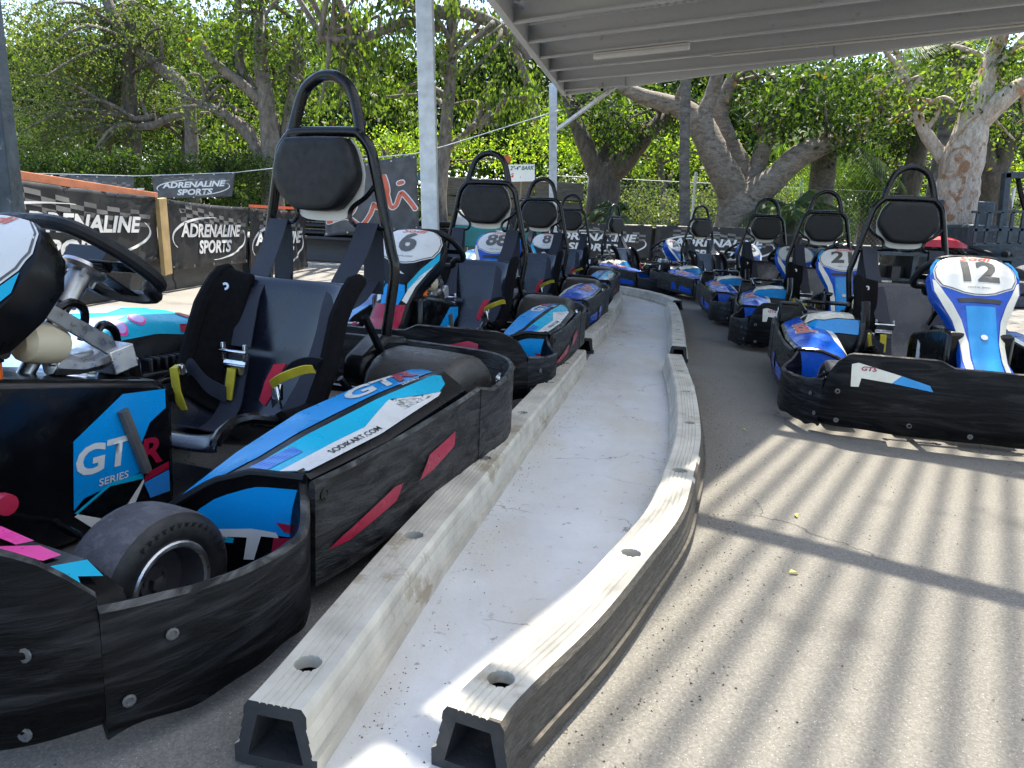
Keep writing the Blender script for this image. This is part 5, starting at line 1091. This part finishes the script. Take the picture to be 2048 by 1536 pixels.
def tree(name, label, cat, y, limbs, blobs, leafm, barkm, size=.11, hang=.4, seed=1, dens=1.0, twigs=26, group=None, over=()):
    """limbs: list of [(u, v, dy, radius px), ...]; blobs: (u, v, dy, ru, rv, depth m) - a crown laid out from how it looks, at its own distance"""
    b0 = px(limbs[0][0][0], limbs[0][0][1], y) if limbs else px(blobs[0][0], blobs[0][1], y)
    rt = empty(name, (b0.x, b0.y, 0)); off = V((b0.x, b0.y, 0)); m = y / CF; rn = random.Random(seed)
    mb = MB(); ends = []
    for li, lb in enumerate(limbs):
        pts = [px(u, v, y + dy) - off for u, v, dy, r in lb]; rr = [r * m for *_, r in lb]
        if li == 0 or lb[0][1] > 425: pts = [V((pts[0].x, pts[0].y, -.05))] + pts; rr = [rr[0] * 1.25] + rr
        sp = smooth_path(pts, 7); n = len(sp); rs = []
        for i in range(n):
            t = i / 7; k = min(len(rr) - 2, int(t)); rs.append(lerp(rr[k], rr[k + 1], t - k) * (1 + .12 * noise.noise(sp[i] * 2.5) + .06 * noise.noise(sp[i] * 7)))
        sp = [p + V((noise.noise(p * 1.3), noise.noise(p * 1.3 + V((9, 0, 0))), 0)) * .25 * r for p, r in zip(sp, rs)]
        mb.tube(sp, rs, 14); ends += sp[n // 2:]
    bl = [(px(u, v, y + dy) - off, V((ru * m, dp, rv * m))) for u, v, dy, ru, rv, dp in blobs]
    bl += [(V(c) - off, V(r)) for c, r in over]  # extra crown clumps above the view, added to shade yard and far karts
    for k in range(twigs if ends else 0):
        c, r = rn.choice(bl); e = min(ends, key=lambda q: (q - c).length + rn.random() * r.length)
        tgt = c + V((rn.uniform(-1, 1) * r.x, rn.uniform(-1, 1) * r.y, rn.uniform(-1, 1) * r.z)) * .8
        mid = e.lerp(tgt, .5) + V((rn.uniform(-.3, .3), rn.uniform(-.3, .3), rn.uniform(0, .35)))
        mb.tube(smooth_path([e, mid, tgt], 5), [.05 * (1 - i / 12) + .008 for i in range(11)], 6)
    if limbs: obj('trunk', mb, barkm, rt, 60)
    B = []
    for c, r in bl:
        area = r.x * r.z * 3.14 + r.y * r.z; B.append((tuple(c), tuple(r), max(6, int(dens * area / (size * size) * .95))))
    size *= .72; v = leaves(B, size, hang, seed); np_mesh('crown', v, 4, leafm, rt); rt['n'] = len(v) // 4; del rt['n']
    tag(rt, label, cat, group); return rt
def frond_plant(name, label, u0, v0, y, n, length, seed, trunk=None, cat='palm'):
    p = px(u0, v0, y); rt = empty(name, (p.x, p.y, 0)); rg = random.Random(seed); q = []; mb = MB()
    c = V((0, 0, p.z))
    for k in range(n):
        a = 2 * math.pi * k / n + rg.uniform(-.2, .2); el = rg.uniform(-.2, 1.2); L = length * rg.uniform(.7, 1.1)
        d = V((math.cos(a) * math.cos(el), math.sin(a) * math.cos(el), math.sin(el))); pts = [c + d * L * t + V((0, 0, -L * .75 * t * t)) for t in [i / 14 for i in range(15)]]
        mb.tube(pts, [.018 * (1 - i / 16) for i in range(15)], 5); sdv = d.cross(V((0, 0, 1))).normalized()
        for i in range(2, 15):
            for j in range(3):
                b = pts[i - 1].lerp(pts[i], j / 3)
                for s in (1, -1):
                    w_ = L * .28 * math.sin(math.pi * (i / 16)) + .05; tip = b + sdv * s * w_ + (pts[i] - pts[i - 1]) * 1.5 + V((0, 0, -w_ * .45)); ww = (pts[i] - pts[i - 1]).normalized() * .012
                    q += [b - ww, b + ww, tip + ww * .2, tip - ww * .2]
    np_mesh('crown', np.array([tuple(x) for x in q]), 4, 'leaf_palm', rt)
    if trunk: mb.tube([V((trunk[0], 0, -.05)), V((trunk[0] * .4, 0, p.z * .5)), c], [trunk[1] * 1.15, trunk[1], trunk[1] * .95], 14)
    obj('trunk', mb, 'bark_palm', rt, 60); tag(rt, label, cat)
def trees():
    T = tree
    T('shade_tree', 'forked dark tree standing behind the thin carport post', 'tree', 18, [[(1207, 440, 0, 36), (1206, 400, 0, 32), (1210, 358, 0, 30), (1222, 335, 0, 24)], [(1208, 362, 0, 24), (1185, 320, 0, 19), (1160, 265, 0, 15), (1140, 200, .5, 11)], [(1215, 350, 0, 20), (1212, 300, .3, 15), (1222, 240, .6, 11), (1205, 170, .8, 8)], [(1222, 345, 0, 24), (1260, 310, -.2, 19), (1300, 262, -.3, 14), (1350, 205, -.3, 9)]],
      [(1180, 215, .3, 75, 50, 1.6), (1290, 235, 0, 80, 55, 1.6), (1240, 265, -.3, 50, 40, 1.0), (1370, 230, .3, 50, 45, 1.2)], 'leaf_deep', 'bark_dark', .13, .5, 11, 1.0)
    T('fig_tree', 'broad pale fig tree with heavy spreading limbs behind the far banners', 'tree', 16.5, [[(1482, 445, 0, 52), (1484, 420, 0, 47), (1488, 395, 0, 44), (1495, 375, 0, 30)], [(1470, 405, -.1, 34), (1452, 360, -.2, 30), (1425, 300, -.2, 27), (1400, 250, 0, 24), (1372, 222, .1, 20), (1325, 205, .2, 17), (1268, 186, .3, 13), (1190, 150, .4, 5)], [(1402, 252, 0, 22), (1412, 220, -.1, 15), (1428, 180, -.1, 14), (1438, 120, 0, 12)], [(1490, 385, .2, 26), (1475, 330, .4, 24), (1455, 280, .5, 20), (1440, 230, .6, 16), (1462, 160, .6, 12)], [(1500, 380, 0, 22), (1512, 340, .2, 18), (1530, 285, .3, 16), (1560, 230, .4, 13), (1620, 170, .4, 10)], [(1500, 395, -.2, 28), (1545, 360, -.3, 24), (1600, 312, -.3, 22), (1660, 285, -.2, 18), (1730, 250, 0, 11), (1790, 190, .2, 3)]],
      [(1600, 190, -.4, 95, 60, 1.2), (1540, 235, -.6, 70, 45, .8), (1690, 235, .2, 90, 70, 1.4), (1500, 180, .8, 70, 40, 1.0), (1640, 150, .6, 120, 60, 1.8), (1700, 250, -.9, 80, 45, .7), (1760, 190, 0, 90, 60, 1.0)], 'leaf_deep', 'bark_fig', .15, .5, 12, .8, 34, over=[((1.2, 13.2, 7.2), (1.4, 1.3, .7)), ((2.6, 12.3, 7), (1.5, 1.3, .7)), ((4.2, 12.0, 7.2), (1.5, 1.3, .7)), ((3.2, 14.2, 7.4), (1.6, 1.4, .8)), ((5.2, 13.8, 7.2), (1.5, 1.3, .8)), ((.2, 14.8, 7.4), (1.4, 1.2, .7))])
    T('tall_pole_palm', 'straight ringed palm trunk left of the fig tree', 'palm', 15.8, [[(1368, 445, 0, 10.5), (1369, 330, 0, 10), (1370, 240, 0, 9.5), (1371, 120, 0, 9), (1372, -60, 0, 8)]], [(1372, -90, 0, 90, 40, 1.0)], 'leaf_palm', 'bark_palm', .25, .8, 13, .5, 0)
    T('paperbark_tree', 'thick paperbark tree with peeling pale bark beside the forklift', 'tree', 14, [[(1902, 492, 0, 38), (1908, 440, 0, 36), (1916, 380, 0, 37), (1926, 320, 0, 38), (1942, 260, 0, 30), (1955, 190, .1, 24), (1985, 120, .2, 17), (2010, 40, .2, 12)], [(1920, 335, 0, 22), (1892, 318, .2, 16), (1862, 282, .3, 12), (1836, 235, .3, 9), (1815, 150, .4, 3)], [(1945, 262, 0, 22), (1990, 215, -.2, 18), (2040, 172, -.3, 15), (2110, 140, -.3, 11), (2180, 60, -.3, 4)]],
      [(1985, 125, .3, 90, 70, 1.2), (1865, 190, .3, 80, 60, 1.2), (2060, 110, 0, 70, 60, 1.0), (1800, 150, .2, 60, 50, .8), (2010, 250, .8, 60, 50, .8)], 'leaf_mid', 'bark_paper', .12, .5, 14, .55, 24, over=[((6.5, 11, 6.3), (1.6, 1.4, .8)), ((8.5, 12, 6.8), (1.8, 1.6, .9)), ((7.5, 9.3, 6.5), (1.5, 1.4, .7)), ((10, 13, 7), (1.8, 1.6, .9)), ((5.6, 12.6, 6.5), (1.4, 1.3, .8))])
    T('gum_tree', 'slender leaning brown tree behind the hoop of kart 12', 'tree', 19, [[(1800, 470, 0, 24), (1815, 390, 0, 21), (1832, 320, 0, 18), (1850, 250, 0, 16), (1870, 170, 0, 12), (1890, 90, 0, 8)]], [(1800, 200, 0, 85, 60, 1.4), (1880, 120, 0, 90, 50, 1.2), (1775, 290, .6, 60, 50, 1.0)], 'leaf_deep', 'bark_dark', .13, .4, 15, .6)
    T('dark_tree', 'dark forked trunk behind the forklift mast', 'tree', 17, [[(1985, 470, 0, 34), (1985, 400, 0, 30), (1984, 345, 0, 28)], [(1982, 355, 0, 22), (1966, 300, 0, 18), (1950, 240, .3, 12)], [(1988, 355, 0, 22), (2014, 290, 0, 18), (2050, 225, 0, 14), (2110, 150, 0, 8)]], [(2030, 230, 0, 80, 70, 1.2), (1960, 210, .8, 60, 50, 1.0)], 'leaf_deep', 'bark_dark', .14, .5, 16, .7)
    T('dense_tree', 'dense dark tree filling the gap between fig and paperbark', 'tree', 20, [[(1740, 450, 0, 22), (1745, 380, 0, 18), (1750, 300, 0, 12)]], [(1690, 330, 0, 70, 60, 1.2), (1760, 260, 0, 90, 60, 1.4), (1740, 390, -.3, 80, 50, 1.0), (1640, 400, 0, 60, 50, 1.0), (1840, 200, .5, 90, 60, 1.2)], 'leaf_deep', 'bark_dark', .13, .4, 17, .9, 20)
    frond_plant('palm_tree', 'dark drooping palm between the fig tree and kart 21', 1650, 300, 17.5, 20, 2.1, 21, (.1, .28)); frond_plant('palm_tree', 'palm with bright fronds under the roof edge at right', 1915, 120, 17, 16, 1.9, 22, (-.1, .16))
    frond_plant('palm_tree', 'low feathery palm in front of the fig trunk', 1585, 420, 16, 16, 1.5, 23, (0, .10)); frond_plant('yucca_plant', 'small spiky plant at the foot of the forked tree', 1228, 420, 17, 12, .8, 24, (0, .05), 'plant')
    # left hand side
    T('camphor_tree', 'many-stemmed tree with long grey stems left of the nearest hoop', 'tree', 17.5, [[(545, 335, 0, 20), (540, 270, 0, 18), (532, 200, 0, 15), (520, 110, 0, 12), (518, 10, 0, 10), (515, -90, 0, 8)], [(556, 335, .2, 17), (545, 250, .2, 14), (515, 195, .2, 12), (480, 130, .2, 10), (478, 50, .2, 8), (470, -60, .3, 7)], [(520, 200, 0, 11), (480, 165, -.1, 10), (430, 125, -.2, 8), (405, 85, -.2, 6)], [(525, 320, .3, 15), (495, 265, .3, 12), (450, 230, .3, 10), (400, 205, .4, 7)], [(560, 330, .2, 14), (575, 240, .2, 11), (590, 140, .3, 9), (600, 20, .3, 7)]],
      [(470, 70, .4, 120, 75, 1.5), (560, 60, -.4, 90, 80, 1.2), (420, 190, .6, 90, 60, 1.2), (600, 170, .6, 70, 90, 1.2), (480, 250, .9, 90, 55, 1.0), (520, -30, 0, 160, 60, 1.6)], 'leaf_mid', 'bark_grey', .12, .6, 31, .62, 40)
    T('grey_leaf_tree', 'dusty green tree filling the left edge with a sloping pale trunk', 'tree', 18.8, [[(385, 335, 0, 13), (372, 185, 0, 11), (310, 130, .2, 12), (240, 60, .2, 11), (200, -40, .2, 9)], [(420, 228, .2, 6), (350, 232, .1, 7), (300, 252, 0, 7), (240, 250, 0, 5)], [(310, 232, 0, 6), (270, 238, 0, 5), (225, 225, 0, 3)]],
      [(120, 90, -.6, 130, 90, 1.4), (60, 220, -1, 90, 90, 1.0), (230, 150, .5, 110, 80, 1.2), (160, 260, -.8, 110, 60, 1.0), (330, 60, .6, 100, 70, 1.2), (100, 10, .4, 160, 60, 1.4), (330, 210, .9, 80, 60, 1.0)], 'leaf_grey', 'bark_grey', .095, .45, 32, .72, 40)
    T('red_gum', 'reddish brown trunk in shade behind the grey banners', 'tree', 19, [[(264, 330, 0, 18), (264, 280, 0, 17), (262, 240, 0, 15), (258, 150, 0, 12), (262, 40, 0, 9)], [(205, 330, .4, 14), (215, 270, .4, 12), (228, 215, .4, 10), (240, 120, .4, 8)], [(375, 335, .6, 10), (374, 290, .6, 10), (372, 240, .6, 8)]], [(260, 60, .5, 180, 80, 1.4), (150, 170, .8, 150, 90, 1.2), (330, 260, 1.0, 120, 50, 1.0), (60, 280, 1.2, 120, 60, 1.0)], 'leaf_deep', 'bark_dark', .14, .4, 33, .9)
    T('weeping_tree', 'tree with long hanging leaves behind the tall carport post', 'tree', 15, [[(880, 445, .4, 15), (885, 330, .4, 13), (895, 210, .3, 12), (905, 90, .2, 10), (900, -40, .2, 9)], [(905, 30, .2, 13), (850, 15, .1, 11), (770, -10, 0, 9)], [(900, 20, .2, 12), (950, 32, 0, 12), (1010, 60, .1, 8), (1060, 120, .2, 6)], [(880, 55, .2, 9), (810, 45, 0, 9), (720, 78, -.1, 8), (640, 75, -.2, 5)], [(890, 300, .4, 7), (940, 260, .5, 5), (1000, 225, .5, 4)], [(1075, 240, 1.2, 9), (1060, 180, 1.2, 9), (1035, 110, 1.2, 8), (1010, 20, 1.2, 7)]],
      [(790, 90, 0, 110, 85, 1.0), (680, 50, .3, 90, 70, 1.0), (960, 120, 0, 90, 95, 1.0), (1030, 200, .2, 75, 75, .9), (930, 230, .4, 60, 65, .8), (700, 170, .5, 70, 60, .8), (830, -10, 0, 180, 50, 1.2), (820, 220, .9, 60, 60, .8)], 'leaf_mid', 'bark_grey', .13, 1.0, 34, .5, 60, over=[((-2.4, 13.5, 7), (1.3, 1.2, .7)), ((-4, 12.2, 7.2), (1.2, 1.0, .6)), ((-5.5, 14, 7), (1.3, 1.2, .7)), ((-1.6, 11.4, 7), (1.0, .9, .5))])
    T('hedge', 'clipped dark hedge behind the grey banners on the left', 'hedge', 16.9, [], [(70, 330, 0, 110, 34, .5), (200, 328, 0, 90, 30, .5), (300, 330, 0, 90, 30, .5), (400, 328, 0, 90, 28, .5), (490, 335, .2, 70, 32, .5), (150, 380, 0, 160, 60, .4), (400, 380, 0, 170, 60, .4)], 'leaf_deep', 'bark_dark', .09, .2, 35, .9)
    T('twiggy_shrub', 'pale twiggy shrub right of the hedge below the many-stemmed tree', 'shrub', 17.2, [], [(500, 345, 0, 60, 45, .6), (560, 350, 0, 40, 40, .5)], 'leaf_grey', 'bark_dark', .06, .3, 36, .5)
    # beyond the fence, in the sun
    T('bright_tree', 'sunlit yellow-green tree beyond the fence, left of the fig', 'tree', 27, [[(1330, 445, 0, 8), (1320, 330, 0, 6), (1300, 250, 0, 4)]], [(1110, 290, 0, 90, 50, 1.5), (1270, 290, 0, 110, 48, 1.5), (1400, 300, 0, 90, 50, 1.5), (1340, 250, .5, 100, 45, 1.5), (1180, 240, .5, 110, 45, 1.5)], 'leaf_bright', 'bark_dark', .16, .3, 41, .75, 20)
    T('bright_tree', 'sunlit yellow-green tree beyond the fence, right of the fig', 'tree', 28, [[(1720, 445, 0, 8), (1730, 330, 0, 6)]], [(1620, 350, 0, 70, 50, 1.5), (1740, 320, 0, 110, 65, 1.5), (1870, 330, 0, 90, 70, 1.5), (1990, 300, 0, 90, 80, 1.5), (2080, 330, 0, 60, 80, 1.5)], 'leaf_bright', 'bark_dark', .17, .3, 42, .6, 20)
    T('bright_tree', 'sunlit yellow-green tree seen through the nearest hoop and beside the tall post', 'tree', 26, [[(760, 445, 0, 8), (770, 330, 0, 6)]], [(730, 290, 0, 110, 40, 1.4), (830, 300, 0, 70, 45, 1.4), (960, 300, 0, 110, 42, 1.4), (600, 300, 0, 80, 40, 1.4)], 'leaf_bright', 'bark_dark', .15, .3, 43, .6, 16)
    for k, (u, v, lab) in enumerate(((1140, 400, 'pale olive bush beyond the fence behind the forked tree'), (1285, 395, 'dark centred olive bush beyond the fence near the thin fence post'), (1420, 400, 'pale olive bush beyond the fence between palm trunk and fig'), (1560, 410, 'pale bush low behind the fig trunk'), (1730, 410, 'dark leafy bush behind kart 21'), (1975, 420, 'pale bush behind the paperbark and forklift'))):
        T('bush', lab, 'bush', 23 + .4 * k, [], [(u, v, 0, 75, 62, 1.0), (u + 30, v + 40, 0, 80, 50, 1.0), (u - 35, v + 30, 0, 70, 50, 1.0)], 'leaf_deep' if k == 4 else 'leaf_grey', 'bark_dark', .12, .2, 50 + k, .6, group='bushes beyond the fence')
    # far wood that closes the view
    rg = random.Random(4); B = []
    for k in range(150):
        x = -46 + (k % 50) * 1.85 + rg.uniform(-.6, .6); B.append(((x, 44 + 3 * (k // 50) + rg.uniform(-1.5, 1.5), 2.2 + 4.2 * (k // 50) + rg.uniform(-1.5, 1.5)), (rg.uniform(2, 3.4), 2, rg.uniform(2, 3.6)), 210))
    o = np_mesh('far_wood', leaves(B, .42, .3, 77, 8), 4, 'leaf_far', None); tag(o, 'far wood closing the view behind all the trees', 'wood', kind='stuff')

setting(); crumbs(); kerbs(); make_karts(); carport(); barriers(); yard(); trees()
